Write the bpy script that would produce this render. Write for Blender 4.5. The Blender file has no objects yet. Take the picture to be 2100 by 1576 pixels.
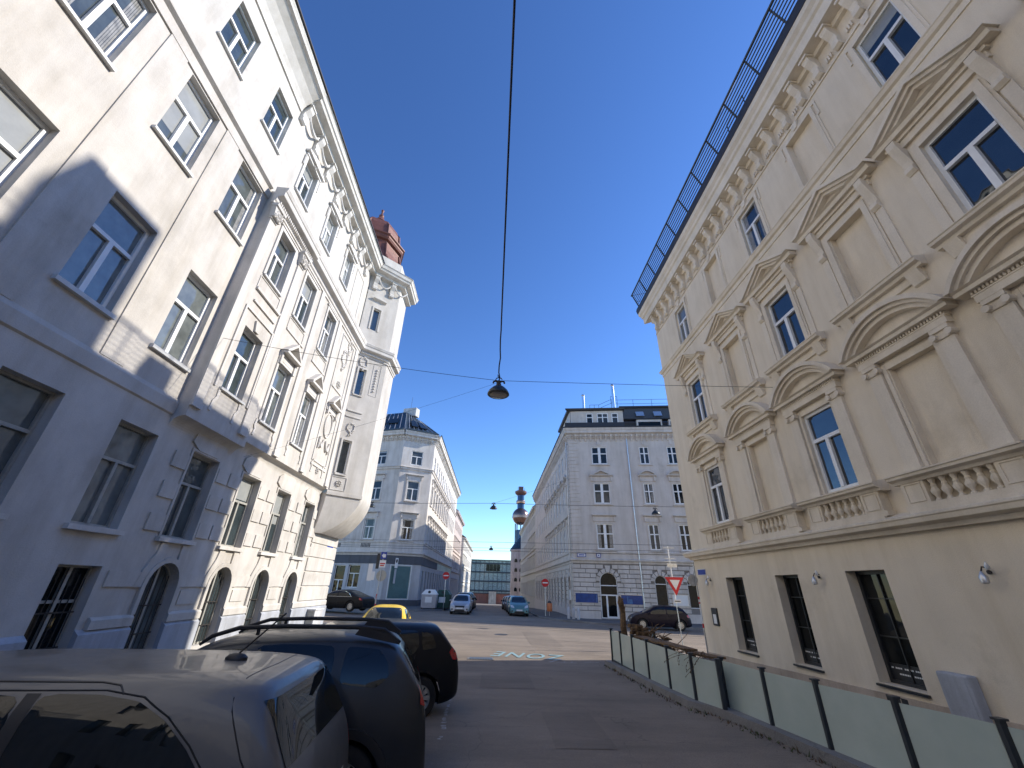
import bpy, bmesh, math, random
from mathutils import Vector, Matrix, geometry
from mathutils.bvhtree import BVHTree
random.seed(7)
R = math.radians
scene = bpy.context.scene
col = scene.collection
# ---------------------------------------------------------------- camera
FPX, CX, CY, CAMH = 822.0, 1050.0, 788.0, 2.2
def cam_axes():
    h = Vector((1010-CX, -(1203-CY), -FPX)); Yd = h.normalized()
    ux, uy = .029, 1.0; n = math.hypot(ux, uy); ux /= n; uy /= n
    d = -(h.x*ux + h.y*uy); L = FPX*FPX/d
    Zd = Vector((ux*L, uy*L, -FPX)).normalized()
    Zd = (Zd - Yd*Yd.dot(Zd)).normalized()
    return Yd.cross(Zd), Yd, Zd
_x, _y, _z = cam_axes()
cam = bpy.data.objects.new('camera', bpy.data.cameras.new('camera')); col.objects.link(cam)
cam.matrix_world = Matrix(((_x.x, _x.y, _x.z, 0), (_y.x, _y.y, _y.z, 0), (_z.x, _z.y, _z.z, CAMH), (0, 0, 0, 1)))
cam.data.sensor_width = 36.0; cam.data.lens = FPX/2100*36; cam.data.clip_start = .05; cam.data.clip_end = 3000
scene.camera = cam
# ---------------------------------------------------------------- light
SUN_EL, SUN_AZ = R(30.5), R(10.8)      # azimuth measured from +X towards +Y
sun = bpy.data.objects.new('sun', bpy.data.lights.new('sun', 'SUN')); col.objects.link(sun)
sd = Vector((math.cos(SUN_EL)*math.cos(SUN_AZ), math.cos(SUN_EL)*math.sin(SUN_AZ), math.sin(SUN_EL)))
sun.rotation_euler = sd.to_track_quat('Z', 'Y').to_euler()
sun.data.energy = 3.25; sun.data.angle = R(.55); sun.data.color = (1, .93, .82)
world = bpy.data.worlds.new('World'); scene.world = world; world.use_nodes = True
wn = world.node_tree; sky = wn.nodes.new('ShaderNodeTexSky'); sky.sky_type = 'NISHITA'; sky.sun_disc = False
sky.sun_elevation = SUN_EL; sky.sun_rotation = R(90)-SUN_AZ
sky.altitude = 300; sky.air_density = 1.0; sky.dust_density = .1; sky.ozone_density = 4.0
bg = wn.nodes['Background']; bg.inputs['Strength'].default_value = .106
hs = wn.nodes.new('ShaderNodeHueSaturation'); hs.inputs['Saturation'].default_value = 1.08; hs.inputs['Hue'].default_value = .504; hs.inputs['Value'].default_value = .95
wn.links.new(sky.outputs[0], hs.inputs['Color']); gm = wn.nodes.new('ShaderNodeGamma'); gm.inputs[1].default_value = 1.25; wn.links.new(hs.outputs[0], gm.inputs[0]); wn.links.new(gm.outputs[0], bg.inputs[0])
vs = scene.view_settings; vs.view_transform = 'Standard'; vs.look = 'None'; vs.gamma = 1; vs.exposure = .92; vs.use_curve_mapping = False
# ---------------------------------------------------------------- ground height
def g(X, Y):
    z = 0.02*(16-max(Y, 8)) if Y < 16 else 0
    w = min(1, max(0, (Y-14)/8.)); w = w*w*(3-2*w)
    X = max(-16, min(16, X))
    z += w*(-0.004*(min(Y, 50)-17)-0.012*X)
    if Y > 50: z -= 0.03*(Y-50)
    return z
# ---------------------------------------------------------------- materials
MATS = {}
def nt(name):
    m = bpy.data.materials.new(name); m.use_nodes = True; MATS[name] = m
    return m, m.node_tree, m.node_tree.nodes['Principled BSDF']
def N(t, ty, **kw):
    n = t.nodes.new(ty)
    for k, v in kw.items():
        if k in n.inputs: n.inputs[k].default_value = v
        else: setattr(n, k, v)
    return n
def noise(t, vec, scale, detail=5, rough=.6):
    n = N(t, 'ShaderNodeTexNoise'); n.inputs['Scale'].default_value = scale; n.inputs['Detail'].default_value = detail; n.inputs['Roughness'].default_value = rough
    t.links.new(vec, n.inputs['Vector']); return n.outputs['Fac']
def ramp(t, fac, c0, c1, p0=.3, p1=.7):
    r = N(t, 'ShaderNodeValToRGB'); e = r.color_ramp.elements
    e[0].position = p0; e[1].position = p1; e[0].color = (*c0, 1); e[1].color = (*c1, 1)
    t.links.new(fac, r.inputs[0]); return r.outputs[0]
def mixc(t, fac, a, b, mode='MIX'):
    m = N(t, 'ShaderNodeMix', data_type='RGBA', blend_type=mode)
    for sock, v in ((m.inputs[0], fac), (m.inputs[6], a), (m.inputs[7], b)):
        if hasattr(v, 'default_value') or hasattr(v, 'links'): t.links.new(v, sock)
        elif isinstance(v, (int, float)): sock.default_value = v
        else: sock.default_value = (*v, 1)
    return m.outputs[2]
def bump(t, p, h, strength=.3, dist=.02):
    b = N(t, 'ShaderNodeBump'); b.inputs['Strength'].default_value = strength; b.inputs['Distance'].default_value = dist
    t.links.new(h, b.inputs['Height']); t.links.new(b.outputs[0], p.inputs['Normal'])
def geo(t): return N(t, 'ShaderNodeNewGeometry').outputs['Position']
def plaster(name, c, var=.12, streak=.25, rough=.9, bstr=.35, stain=None, grain=38, stn=(.86, .85, .83)):
    m, t, p = nt(name); P = geo(t)
    mp = N(t, 'ShaderNodeMapping'); t.links.new(P, mp.inputs[0]); mp.inputs['Scale'].default_value = (1.6, 1.6, .22)
    n1 = noise(t, P, .9, 6, .62); n2 = noise(t, mp.outputs[0], 1.3, 6, .65); n3 = noise(t, P, grain, 3)
    d = tuple(x*(1-var*1.6) for x in c); l = tuple(min(1, x*(1+var*.5)) for x in c)
    a = ramp(t, n1, d, l, .32, .66)
    s = ramp(t, n2, stain or tuple(x*(1-streak) for x in (.9, .88, .84)), (1, 1, 1), .28, .58)
    o = mixc(t, 1.0, a, s, 'MULTIPLY')
    n4 = noise(t, P, .55, 8, .7); o = mixc(t, 1.0, o, ramp(t, n4, stn, (1, 1, 1), .30, .43), 'MULTIPLY')
    gr = ramp(t, n3, (.93, .93, .93), (1.03, 1.03, 1.03), .3, .7)
    o = mixc(t, 1.0, o, gr, 'MULTIPLY')
    t.links.new(o, p.inputs['Base Color']); p.inputs['Roughness'].default_value = rough
    bump(t, p, n3, bstr, .01)
    return m
def simple(name, c, rough=.6, metal=0., var=.0, scale=6, coat=0., bstr=0, spec=.5):
    m, t, p = nt(name)
    if var:
        o = ramp(t, noise(t, geo(t), scale, 5), tuple(x*(1-var) for x in c), tuple(min(1, x*(1+var)) for x in c))
        t.links.new(o, p.inputs['Base Color'])
    else: p.inputs['Base Color'].default_value = (*c, 1)
    p.inputs['Roughness'].default_value = rough; p.inputs['Metallic'].default_value = metal
    p.inputs['Coat Weight'].default_value = coat; p.inputs['Coat Roughness'].default_value = .04; p.inputs['Specular IOR Level'].default_value = spec
    if bstr: bump(t, p, noise(t, geo(t), 30, 4), bstr, .01)
    return m
def glassmat(name, c0, c1, ior=2.0, wav=.04, curtain=.35, spec=.5):
    m, t, p = nt(name); oi = N(t, 'ShaderNodeObjectInfo')
    r = N(t, 'ShaderNodeValToRGB'); e = r.color_ramp.elements; r.color_ramp.interpolation = 'LINEAR'
    e[0].color = (*c0, 1); e[1].color = (*c1, 1); e[0].position = 1-curtain-.1; e[1].position = 1
    t.links.new(oi.outputs['Random'], r.inputs[0])
    P = geo(t); f = noise(t, P, 1.7, 3)
    o = mixc(t, 1.0, r.outputs[0], ramp(t, f, (.55, .55, .55), (1.2, 1.2, 1.2)), 'MULTIPLY')
    t.links.new(o, p.inputs['Base Color']); p.inputs['Roughness'].default_value = .015; p.inputs['IOR'].default_value = ior; p.inputs['Specular IOR Level'].default_value = spec
    w = noise(t, P, 1.6, 2, .4); bump(t, p, w, wav, .25)
    return m
plaster('white_plaster', (.60, .57, .525), .10, .08, bstr=.5)
plaster('white_trim', (.66, .635, .595), .05, .10, bstr=.2)
plaster('plinth_grey', (.46, .48, .52), .10, .25)
plaster('beige_plaster', (.82, .715, .555), .04, .02, bstr=.6, grain=60)
plaster('beige_trim', (.82, .725, .58), .05, .06, bstr=.25)
plaster('beige_plinth', (.56, .46, .36), .12, .25)
plaster('grey_plaster', (.66, .605, .545), .06, .08)
plaster('groove_shade_dirt', (.27, .25, .23), .10, .12)  # groove tone darkened to stand for shade and dirt between the stone courses
plaster('grey_trim', (.68, .625, .565), .06, .12)
plaster('corner_plaster', (.69, .65, .60), .08, .14)
plaster('corner_trim', (.73, .69, .64), .06, .14)
plaster('corner_base', (.56, .56, .57), .06, .16)
plaster('dark_band', (.12, .13, .15), .08, .15)
plaster('pink_plaster', (.62, .54, .50), .08, .14)
plaster('cream_plaster', (.62, .585, .50), .08, .14)
plaster('cream_far', (.66, .645, .60), .08, .14)
plaster('pink_tower', (.50, .43, .42), .10, .2)
plaster('red_plaster', (.33, .13, .09), .10, .2)
simple('blind_cloth', (.30, .31, .30), .12, var=.12, scale=2, spec=.6)
simple('curtain_cloth', (.28, .28, .27), .12, var=.35, scale=5, spec=.6)
simple('pvc_white', (.82, .82, .80), .35, var=.04, scale=3)
simple('old_frame', (.36, .35, .31), .55, var=.15, scale=9)
simple('dark_frame', (.03, .032, .034), .4)
simple('dark_metal', (.045, .055, .065), .45, .3, var=.2)
simple('gutter', (.035, .035, .04), .5, .2, var=.2)
simple('galvanised', (.55, .56, .57), .35, .8, var=.2, scale=14)
simple('steel', (.72, .73, .74), .18, 1.0)
simple('black_rubber', (.015, .015, .016), .8, var=.2, scale=20)
simple('black_plastic', (.02, .02, .022), .45)
simple('cable_black', (.012, .013, .015), .6)
simple('alloy', (.62, .62, .60), .32, .7, var=.08)
simple('window_ledge', (.60, .60, .58), .5, var=.1)
simple('terracotta', (.36, .12, .07), .75, var=.25, scale=10, bstr=.4)
simple('brown_copper', (.155, .058, .043), .55, .1, var=.25, scale=3, bstr=.3)
simple('roof_metal', (.055, .075, .09), .45, .5, var=.25, scale=2)
simple('roof_tile', (.07, .068, .066), .7, var=.3, scale=12, bstr=.6)
simple('sign_red', (.55, .02, .025), .4, spec=.4)
simple('sign_white', (.78, .78, .76), .4)
simple('sign_blue', (.02, .05, .32), .35)
simple('sign_back', (.42, .41, .36), .5, .3, var=.1)
simple('poster_blue', (.012, .055, .22), .3, var=.25, scale=3)
simple('poster_light', (.06, .16, .34), .3, var=.3, scale=6)
simple('shop_teal', (.075, .16, .165), .5, var=.12, scale=2)
simple('orange_bin', (.62, .20, .07), .5, var=.1)
simple('bin_green', (.02, .07, .05), .55, var=.2)
simple('bin_body', (.42, .40, .40), .55, var=.15)
simple('paint_white', (.36, .345, .32), .85, var=.38, scale=18)
simple('paint_blue', (.24, .37, .40), .85, var=.3, scale=14)
simple('lamp_shade', (.035, .045, .05), .4, .4)
simple('lamp_lens', (.30, .29, .27), .25)
simple('tower_blue', (.02, .05, .11), .12, .3, var=.2, scale=.6)
simple('tower_copper', (.30, .185, .145), .24, .9, var=.12, scale=.5)
simple('tower_red', (.13, .06, .055), .4)
simple('taillight', (.42, .008, .012), .12, coat=1.)
simple('headlight', (.55, .57, .58), .08, coat=1., var=.2, scale=40)
simple('number_plate', (.72, .72, .70), .4)
simple('grille_black', (.012, .012, .013), .35)
simple('rail_steel', (.10, .085, .07), .35, .6)
simple('iron', (.05, .045, .042), .6, .4, var=.3, scale=30)
simple('weed', (.05, .07, .02), .8, var=.4, scale=20)
simple('dead_leaf', (.10, .06, .03), .85, var=.4, scale=30)
glassmat('glass', (.010, .014, .018), (.14, .15, .145), 1.95, .05, .35)
glassmat('glass_far', (.010, .015, .020), (.09, .10, .105), 1.55, .05, .35, .35)
glassmat('glass_dark', (.008, .010, .011), (.02, .022, .022), 1.5, .05, .4, .22)
glassmat('glass_left', (.04, .055, .06), (.17, .19, .185), 1.9, .07, .6)
glassmat('car_glass', (.006, .008, .009), (.012, .016, .016), 1.55, .004, .4)
glassmat('green_glass', (.30, .38, .35), (.40, .48, .45), 1.8, .12, .6)
# frosted fence glass
m, t, p = nt('frosted_glass')
P = geo(t); f = noise(t, P, 1.4, 5)
t.links.new(ramp(t, f, (.50, .59, .535), (.60, .68, .62)), p.inputs['Base Color'])
p.inputs['Roughness'].default_value = .22; p.inputs['Transmission Weight'].default_value = .12; p.inputs['IOR'].default_value = 1.45
# asphalt
def asphalt(name, c, c2):
    m, t, p = nt(name); P = geo(t)
    mp = N(t, 'ShaderNodeMapping'); t.links.new(P, mp.inputs[0]); mp.inputs['Scale'].default_value = (.25, 1.3, 1)
    a = ramp(t, noise(t, P, .35, 7, .65), c, c2, .3, .7)
    s = ramp(t, noise(t, mp.outputs[0], .9, 6, .7), (.72, .72, .72), (1.12, 1.12, 1.12), .3, .7)
    o = mixc(t, 1.0, a, s, 'MULTIPLY')
    fine = noise(t, P, 90, 3, .8)
    o = mixc(t, 1.0, o, ramp(t, fine, (.6, .6, .6), (1.35, 1.35, 1.35), .25, .75), 'MULTIPLY')
    v = N(t, 'ShaderNodeTexVoronoi', feature='DISTANCE_TO_EDGE'); v.inputs['Scale'].default_value = .33
    wob = N(t, 'ShaderNodeVectorMath', operation='ADD'); nn = N(t, 'ShaderNodeTexNoise'); nn.inputs['Scale'].default_value = 1.1; nn.inputs['Detail'].default_value = 5
    t.links.new(P, nn.inputs['Vector']); t.links.new(P, wob.inputs[0]); t.links.new(nn.outputs['Color'], wob.inputs[1]); t.links.new(wob.outputs[0], v.inputs['Vector'])
    o = mixc(t, 1.0, o, ramp(t, v.outputs[0], (.72, .72, .72), (1, 1, 1), .0005, .004), 'MULTIPLY')
    t.links.new(o, p.inputs['Base Color']); p.inputs['Roughness'].default_value = .88
    bump(t, p, fine, .6, .012)
asphalt('asphalt', (.20, .160, .122), (.29, .236, .182))
asphalt('pavement', (.11, .105, .10), (.16, .155, .15))
asphalt('kerb_stone', (.20, .195, .19), (.28, .27, .26))
asphalt('patch_dark', (.175, .140, .108), (.25, .203, .158))
asphalt('patch_light', (.215, .174, .134), (.30, .246, .192))
# brick-coursed rustication
def coursed(name, c, cm, w, h, mortar=.02, bstr=1.):
    m, t, p = nt(name); P = geo(t)
    mp = N(t, 'ShaderNodeMapping'); t.links.new(P, mp.inputs[0]); mp.inputs['Rotation'].default_value = (R(90), 0, 0)
    b = N(t, 'ShaderNodeTexBrick'); b.inputs['Color1'].default_value = (*c, 1); b.inputs['Color2'].default_value = (*[x*.93 for x in c], 1); b.inputs['Mortar'].default_value = (*cm, 1)
    b.inputs['Scale'].default_value = 1; b.inputs['Brick Width'].default_value = w; b.inputs['Row Height'].default_value = h; b.inputs['Mortar Size'].default_value = mortar; b.inputs['Mortar Smooth'].default_value = .3
    t.links.new(mp.outputs[0], b.inputs['Vector'])
    o = mixc(t, 1.0, b.outputs['Color'], ramp(t, noise(t, P, 1.2, 6), (.8, .8, .8), (1.08, 1.08, 1.08)), 'MULTIPLY')
    t.links.new(o, p.inputs['Base Color']); p.inputs['Roughness'].default_value = .9
# wood
m, t, p = nt('driftwood'); P = geo(t)
mp = N(t, 'ShaderNodeMapping'); t.links.new(P, mp.inputs[0]); mp.inputs['Scale'].default_value = (3, 3, 12)
f = noise(t, mp.outputs[0], 4, 7, .7)
t.links.new(ramp(t, f, (.045, .025, .013), (.34, .21, .10), .3, .72), p.inputs['Base Color']); p.inputs['Roughness'].default_value = .85; bump(t, p, f, .8, .03)
def paint(name, c, metal=.0, rough=.25, dust=.12, coat=.35):
    m, t, p = nt(name)
    f = noise(t, geo(t), 2.2, 7, .7)
    o = ramp(t, f, c, tuple(x*(1-dust)+.25*dust for x in c), .35, .75)
    t.links.new(o, p.inputs['Base Color']); p.inputs['Metallic'].default_value = metal
    t.links.new(ramp(t, f, (rough,)*3, (min(1, rough+.2),)*3, .3, .8), p.inputs['Roughness'])
    p.inputs['Coat Weight'].default_value = coat; p.inputs['Coat Roughness'].default_value = .05; p.inputs['Specular IOR Level'].default_value = coat
paint('car_silver', (.13, .131, .135), .5, .34, .07)
paint('car_dark_grey', (.026, .030, .036), .3, .3, .03)
paint('car_black', (.010, .011, .014), .1, .25, .015, .16)
paint('car_navy', (.010, .012, .026), .3, .25, .02)
paint('car_yellow', (.82, .55, .03), .0, .35, .06)
paint('car_lightsilver', (.42, .43, .44), .5, .3)
paint('car_turquoise', (.11, .24, .24), .35, .3)
paint('car_maroon', (.012, .009, .018), .2, .25, .015, .16)

# ---------------------------------------------------------------- mesh helpers
def tag(o, label=None, cat=None, group=None, kind=None):
    if label: o['label'] = label
    if cat: o['category'] = cat
    if group: o['group'] = group
    if kind: o['kind'] = kind
    return o
def empty(name, loc=(0, 0, 0), rz=0, label=None, cat=None, group=None):
    o = bpy.data.objects.new(name, None); col.objects.link(o); o.location = loc; o.rotation_euler = (0, 0, rz); o.empty_display_size = .2
    return tag(o, label, cat, group)
class MB:
    def __init__(s): s.v = []; s.f = []; s.m = []
    def add(s, vs, fs, mi=0):
        b = len(s.v); s.v += [tuple(v) for v in vs]; s.f += [tuple(b+i for i in f) for f in fs]; s.m += [mi]*len(fs)
    def hexa(s, c, mi=0):   # 8 corners: bottom 4, top 4
        s.add(c, [(3, 2, 1, 0), (4, 5, 6, 7), (0, 1, 5, 4), (1, 2, 6, 5), (2, 3, 7, 6), (3, 0, 4, 7)], mi)
    def box(s, x0, x1, y0, y1, z0, z1, mi=0):
        s.hexa([(x0, y0, z0), (x1, y0, z0), (x1, y1, z0), (x0, y1, z0), (x0, y0, z1), (x1, y0, z1), (x1, y1, z1), (x0, y1, z1)], mi)
    def tube(s, pts, r, n=8, mi=0, caps=True):
        pts = [Vector(p) for p in pts]
        if not isinstance(r, (list, tuple)): pts = [p for i, p in enumerate(pts) if i == 0 or (p-pts[i-1]).length > 1e-5]
        rs = r if isinstance(r, (list, tuple)) else [r]*len(pts)
        rings = []; up = None
        for i, p in enumerate(pts):
            d = (pts[min(i+1, len(pts)-1)]-pts[max(i-1, 0)]).normalized()
            if up is None: up = Vector((0, 0, 1)) if abs(d.z) < .9 else Vector((1, 0, 0))
            a = d.cross(up).normalized(); b = a.cross(d).normalized(); up = b
            rings.append([p+a*(rs[i]*math.cos(2*math.pi*k/n))+b*(rs[i]*math.sin(2*math.pi*k/n)) for k in range(n)])
        vs = [v for r_ in rings for v in r_]; fs = []
        for i in range(len(pts)-1):
            for k in range(n): fs.append((i*n+k, i*n+(k+1) % n, (i+1)*n+(k+1) % n, (i+1)*n+k))
        if caps: fs += [tuple(range(n))[::-1], tuple((len(pts)-1)*n+k for k in range(n))]
        s.add(vs, fs, mi)
    def lathe(s, c, prof, n=16, mi=0, axis='z', caps=True):   # prof [(r,z)]
        vs = []; fs = []
        for r, z in prof:
            for k in range(n):
                a = 2*math.pi*k/n
                if axis == 'z': vs.append((c[0]+r*math.cos(a), c[1]+r*math.sin(a), c[2]+z))
                elif axis == 'y': vs.append((c[0]+r*math.cos(a), c[1]+z, c[2]+r*math.sin(a)))
                else: vs.append((c[0]+z, c[1]+r*math.cos(a), c[2]+r*math.sin(a)))
        for i in range(len(prof)-1):
            for k in range(n): fs.append((i*n+k, i*n+(k+1) % n, (i+1)*n+(k+1) % n, (i+1)*n+k))
        if caps: fs += [tuple(range(n))[::-1], tuple((len(prof)-1)*n+k for k in range(n))]
        s.add(vs, fs, mi)
    def build(s, name, mats, parent=None, smooth=False, label=None, recalc=True, loc=None, local=False):
        me = bpy.data.meshes.new(name)
        if isinstance(mats, str): mats = [mats]
        vs = s.v
        if parent is not None and not local:      # vertices are given in world space: bring them into the parent's space
            off = Vector((0, 0, 0)); pr = parent
            inv = parent_world(parent).inverted(); vs = [inv @ Vector(v) for v in vs]
        elif loc is not None:
            vs = [Vector(v)-Vector(loc) for v in vs]
        me.from_pydata(vs, [], s.f)
        for mn in mats: me.materials.append(MATS[mn])
        me.polygons.foreach_set('material_index', s.m)
        if recalc:
            b = bmesh.new(); b.from_mesh(me); bmesh.ops.recalc_face_normals(b, faces=b.faces); b.to_mesh(me); b.free()
        if smooth:
            me.polygons.foreach_set('use_smooth', [True]*len(me.polygons)); me.set_sharp_from_angle(angle=R(38))
        o = bpy.data.objects.new(name, me); col.objects.link(o)
        if parent is not None: o.parent = parent
        if loc is not None and parent is None: o.location = loc
        if label: o['label'] = label
        return o
def parent_world(o):
    M = Matrix.LocRotScale(o.location, o.rotation_euler, o.scale)
    return parent_world(o.parent) @ M if o.parent else M
WR = random.Random(21)
class F:
    """facade frame: u along the wall, z up, d outward from the wall"""
    def __init__(s, O, U, N): s.O = Vector(O); s.U = Vector(U).normalized(); s.N = Vector(N).normalized()
    def p(s, u, z, d): return s.O+s.U*u+s.N*d+Vector((0, 0, z))
    def box(s, mb, u0, u1, z0, z1, d0, d1, mi=0):
        mb.hexa([s.p(u0, z0, d0), s.p(u1, z0, d0), s.p(u1, z0, d1), s.p(u0, z0, d1), s.p(u0, z1, d0), s.p(u1, z1, d0), s.p(u1, z1, d1), s.p(u0, z1, d1)], mi)
    def prism(s, mb, poly, d0, d1, mi=0, inset=0):
        n = len(poly); c = (sum(q[0] for q in poly)/n, sum(q[1] for q in poly)/n)
        fr = [(c[0]+(q[0]-c[0])*(1-inset), c[1]+(q[1]-c[1])*(1-inset)) for q in poly]
        vs = [s.p(u, z, d0) for u, z in poly]+[s.p(u, z, d1) for u, z in fr]
        mb.add(vs, [tuple(range(n))[::-1], tuple(range(n, 2*n))]+[(i, (i+1) % n, n+(i+1) % n, n+i) for i in range(n)], mi)
    def band(s, mb, path, w, d0, d1, mi=0, closed=False):   # raised band along a path in the wall plane, width w inward (left side)
        n = len(path); out = []
        for i in range(n):
            a = Vector(path[(i-1) % n] if closed or i else path[0]); b = Vector(path[(i+1) % n] if closed or i < n-1 else path[-1]); q = Vector(path[i])
            d1_ = (q-a); d2_ = (b-q)
            if d1_.length < 1e-6: d1_ = d2_
            if d2_.length < 1e-6: d2_ = d1_
            n1 = Vector((-d1_.y, d1_.x)).normalized(); n2 = Vector((-d2_.y, d2_.x)).normalized(); m_ = (n1+n2)
            m_ = m_.normalized()*(w/max(.35, m_.normalized().dot(n1)))
            out.append((q.x+m_.x, q.y+m_.y))
        rng = range(n) if closed else range(n-1)
        for i in rng:
            j = (i+1) % n; P = path
            c = [P[i], P[j], out[j], out[i]]
            mb.hexa([s.p(*q, d0) for q in c]+[s.p(*q, d1) for q in c], mi)
    def sweep(s, mb, prof, u0, u1, mi=0, m0=0, m1=0):     # prof [(d,z)] closed; m0/m1 mitre factors (du per d)
        n = len(prof)
        vs = [s.p(u0-m0*d, z, d) for d, z in prof]+[s.p(u1+m1*d, z, d) for d, z in prof]
        mb.add(vs, [tuple(range(n)), tuple(range(n, 2*n))[::-1]]+[(i, (i+1) % n, n+(i+1) % n, n+i) for i in range(n)], mi)
    def wall(s, mb, u0, u1, z0, z1, holes, depth=.25, d=0, mi=0, back=False):
        """sheet with openings [(u0,u1,z0,z1[,'arch'])] and their reveals"""
        us = sorted({u0, u1}|{h[0] for h in holes}|{h[1] for h in holes}); zs = sorted({z0, z1}|{h[2] for h in holes}|{h[3] for h in holes})
        us = [u for u in us if u0-1e-6 <= u <= u1+1e-6]; zs = [z for z in zs if z0-1e-6 <= z <= z1+1e-6]
        for i in range(len(us)-1):
            for j in range(len(zs)-1):
                a, b, c, e = us[i], us[i+1], zs[j], zs[j+1]; um, zm = (a+b)/2, (c+e)/2
                if any(h[0] < um < h[1] and h[2] < zm < h[3] for h in holes): continue
                mb.add([s.p(a, c, d), s.p(b, c, d), s.p(b, e, d), s.p(a, e, d)], [(0, 1, 2, 3)], mi)
        for h in holes:
            a, b, c, e = h[:4]; D = d-(h[5] if len(h) > 5 else depth)
            arch = len(h) > 4 and h[4] == 'arch'
            if arch:
                r = (b-a)/2; um = (a+b)/2; rise = min(r, .999*(e-c)); sp = e-rise; K = 12
                arc = [(um-r*math.cos(math.pi*k/K), sp+rise*math.sin(math.pi*k/K)) for k in range(K+1)]
                for k in range(K):
                    (ua, za), (ub, zb) = arc[k], arc[k+1]
                    mb.add([s.p(ua, za, d), s.p(ub, zb, d), s.p(ub, e, d), s.p(ua, e, d)], [(0, 1, 2, 3)], mi)
                    mb.add([s.p(ua, za, d), s.p(ub, zb, d), s.p(ub, zb, D), s.p(ua, za, D)], [(0, 1, 2, 3)], mi)
                top = sp
            else:
                top = e; mb.add([s.p(a, e, d), s.p(b, e, d), s.p(b, e, D), s.p(a, e, D)], [(0, 1, 2, 3)], mi)
            for u in (a, b): mb.add([s.p(u, c, d), s.p(u, top, d), s.p(u, top, D), s.p(u, c, D)], [(0, 1, 2, 3)], mi)
            mb.add([s.p(a, c, d), s.p(b, c, d), s.p(b, c, D), s.p(a, c, D)], [(0, 1, 2, 3)], mi)
            if len(h) > 6 and h[6]: mb.add([s.p(a, c, D), s.p(b, c, D), s.p(b, e, D), s.p(a, e, D)], [(0, 1, 2, 3)], mi)
    def window(s, parent, a, b, c, e, dep, style='T', frame='pvc_white', glass='glass', w=.07, tr=.66, sill=None, arch=False, label=None, prot=.06):
        """one window: frame mesh, its pane and sill as sub-parts; dep = distance of the pane behind the wall face"""
        mb = MB(); D0, D1 = -dep-.02, -dep+prot
        r = (b-a)/2; um = (a+b)/2
        zt = e-r if arch else e
        s.box(mb, a, a+w, c, zt, D0, D1); s.box(mb, b-w, b, c, zt, D0, D1); s.box(mb, a+w, b-w, c, c+w, D0, D1)
        if arch:
            K = 12
            for k in range(K):
                t0, t1 = math.pi*k/K, math.pi*(k+1)/K
                q = [(um-r*math.cos(t0), zt+r*math.sin(t0)), (um-r*math.cos(t1), zt+r*math.sin(t1)), (um-(r-w)*math.cos(t1), zt+(r-w)*math.sin(t1)), (um-(r-w)*math.cos(t0), zt+(r-w)*math.sin(t0))]
                mb.hexa([s.p(*x, D0) for x in q]+[s.p(*x, D1) for x in q])
        else: s.box(mb, a+w, b-w, e-w, e, D0, D1)
        zm = c+(e-c)*tr; W = w*1.15; D2 = D1+.02; top = (e-.02 if arch else e-w)
        if style in ('T', 'H', 'TT', 'D'): s.box(mb, a+w, b-w, zm-W/2, zm+W/2, D0, D2)
        if style in ('T',): s.box(mb, um-W*.6, um+W*.6, c+w, zm-W/2, D0, D2)
        if style in ('V',): s.box(mb, um-W*.55, um+W*.55, c+w, top, D0, D2-.01)
        if style == 'TT':
            s.box(mb, um-W*.6, um+W*.6, c+w, zm-W/2, D0, D2); s.box(mb, um-W*.6, um+W*.6, zm+W/2, top, D0, D2)
        if style == 'D':      # double casement with a wide centre post
            k = W*1.3
            s.box(mb, um-k, um+k, c+w, zm-W/2, D0, D2); s.box(mb, um-k, um+k, zm+W/2, top, D0, D2)
        if style == 'G':
            s.box(mb, um-.012, um+.012, c+w, e-w, D0, D1-.02)
            for q in (.4, .74): s.box(mb, a+w, b-w, c+(e-c)*q-.012, c+(e-c)*q+.012, D0, D1-.03)
        wo = mb.build('window', frame, parent, label=label)
        pm = MB()
        if arch:
            K = 12; pts = [(a+.01, c+.01), (b-.01, c+.01)]+[(um+(r-.01)*math.cos(math.pi*k/K), zt+(r-.01)*math.sin(math.pi*k/K)) for k in range(K+1)]
            pm.add([s.p(u, z, -dep) for u, z in pts], [tuple(range(len(pts)))])
        else: pm.add([s.p(a+.01, c+.01, -dep), s.p(b-.01, c+.01, -dep), s.p(b-.01, e-.01, -dep), s.p(a+.01, e-.01, -dep)], [(0, 1, 2, 3)])
        pm.build('pane', glass, wo)
        q = WR.random()
        if not arch and style in ('T', 'TT', 'D', 'H') and glass in ('glass', 'glass_far', 'glass_left') and q < .42:
            bm_ = MB(); d_ = -dep+.004
            if q < .22:
                zb = e-w-(e-zm-w)*WR.uniform(.3, 1.0) if WR.random() < .7 else c+(zm-c)*WR.uniform(.3, .8)
                s.box(bm_, a+w, b-w, zb, e-w, d_-.003, d_); bm_.build('blind', 'blind_cloth', wo)
            else:
                kw = (b-a)*WR.uniform(.12, .24); ext = 0
                for (x0, x1) in ((a+w, a+w+kw), (b-w-kw, b-w)):
                    n_ = 5; pts_ = []
                    for j in range(n_): u0_ = x0+(x1-x0)*j/n_; s.box(bm_, u0_, u0_+(x1-x0)/n_*.8, c+w, e-w, d_-.003, d_+.002*(j % 2))
                bm_.build('curtain', 'curtain_cloth', wo)
        if sill:
            sm = MB(); ov, th, pr, mt = sill
            s.sweep(sm, [(-dep+.06, c-.004), (pr, c-.03), (pr, c-.03-th), (0, c-.03-th), (0, c-.06), (-dep+.06, c-.06)], a-ov, b+ov)
            sm.build('sill', mt, wo)
        return wo
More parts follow.
